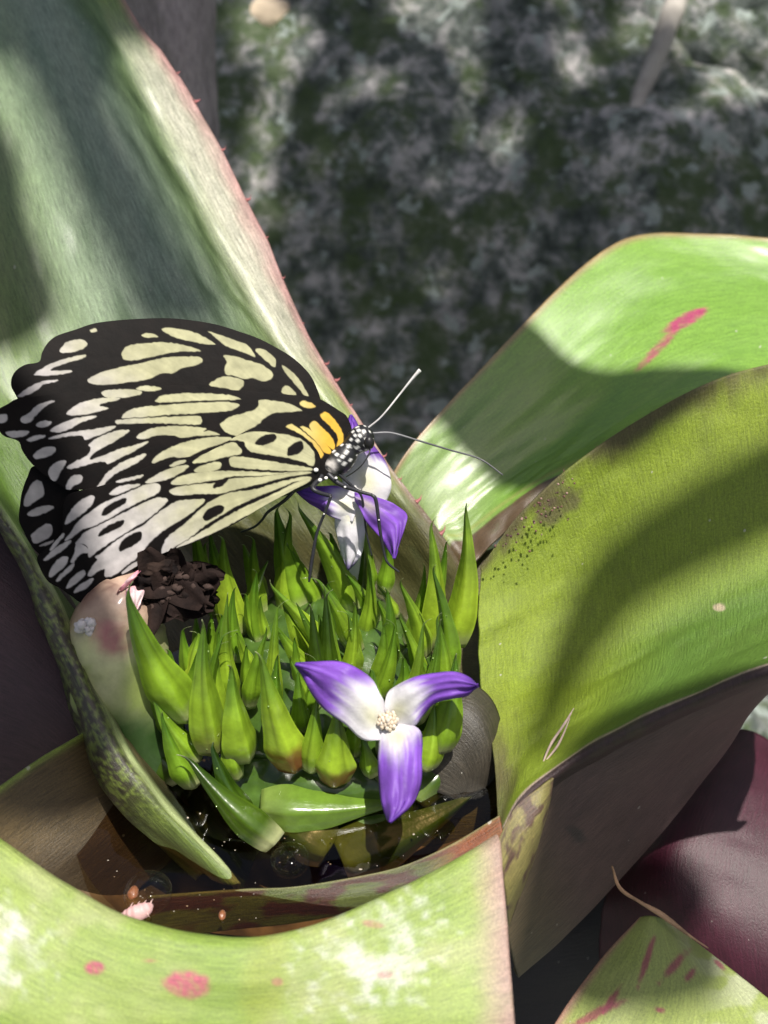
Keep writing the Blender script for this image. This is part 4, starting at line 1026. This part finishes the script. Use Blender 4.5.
# ================================================================== unseen tree overhead, added to cast the dappled shade
M_TREE = attrmat('tree_leaf', .5, 0, .1, nscale=5, var=.2)
M_TRUNK = attrmat('tree_bark', .9, 0, nscale=3, var=.4, bump=.8)
tree = tag(empty('tree', (110, 60, -8)), 'unseen tree added over the bromeliad, its leaves cut to cast the shade', 'tree')
g = Geo(); g.add(tube_geo([(110,60,-10),(105,55,30),(85,45,60),(50,30,72),(20,10,66),(-5,5,62)], [9,8,6,3,1.5,.6], 16, 60), (.16,.12,.09)); g.obj('trunk', M_TRUNK, tree)
g = Geo()
def shade(pix, h, thick=.05):
    """unseen leaf-like slab added h cm up the sun ray, cut to the outline it shades"""
    pts_ = np.array([pt(p) for p in pix])
    top = np.array([q+SUN*((h-q[2])/SUN[2]) for q in pts_])
    pc = closed(top, 5); c0 = pc.mean(0); n = len(pc); V = [c0+np.array([0,0,.5])]+list(pc); F = [(0, 1+i, 1+(i+1) % n) for i in range(n)]
    g.add((np.array(V), F), (.08,.16,.03))
d = 21.6
shade([(370,390,d),(450,320,d),(500,285,d),(540,300,d),(575,345,d),(615,372,d),(700,388,d),(740,420,d),(620,500,20),(545,478,20),(490,452,20.5),(440,426,21)], 40)
shade([(-60,-90,24),(150,-90,23),(160,20,22.5),(108,48,22),(138,125,21.8),(180,220,21.3),(228,335,21),(135,340,21.5),(125,310,21.6),(80,220,22),(45,120,22.3),(8,40,22.6),(-60,-20,23)], 95)
shade([(-120,40,23),(0,110,22.5),(28,210,22),(50,330,21.5),(-140,340,21)], 58)
shade([(820,425,18.8),(720,462,19),(640,505,19),(590,555,19.2),(556,630,19),(528,720,18),(520,760,17.4),(540,762,17.4),(585,680,18.3),(630,615,18.8),(700,560,18.8),(820,510,18.5)], 62)
shade([(-140,480,19),(30,480,19),(110,640,18),(140,760,18),(60,880,18),(-140,880,18)], 50)
shade([(500,860,20),(620,820,20),(700,900,20),(640,1000,20),(600,1100,20),(480,1100,20)], 50)
# unseen foliage added to shade the stony ground behind
rg = random.Random(21)
for k in range(950):
    gxp = rg.uniform(-32, 38); gyp = rg.uniform(12, 50); q = np.array([gxp, gyp, 0.]); q[2] = ground_height(q[:1], q[1:2])[0]
    pr = project(q[None])[0]
    if pr[0] > 700 and pr[1] < 100: continue
    q = q+SUN*(rg.uniform(70, 120)/SUN[2]); a = rg.uniform(0, 6.28); L = rg.uniform(1.6, 3.0); w_ = L*.45
    u_ = np.array([math.cos(a), math.sin(a), rg.uniform(-.2,.2)]); v_ = np.array([-math.sin(a), math.cos(a), rg.uniform(-.2,.2)])
    V = [q+u_*L*.9, q+u_*L*.4+v_*w_, q-u_*L*.4+v_*w_*.9, q-u_*L*.9, q-u_*L*.4-v_*w_*.9, q+u_*L*.4-v_*w_]
    g.add((np.array(V), [tuple(range(6))]), (.07,.14,.03))
g.obj('shade_crown', M_TREE, tree)

for o in bpy.data.objects:
    if '_base' in o: del o['_base']
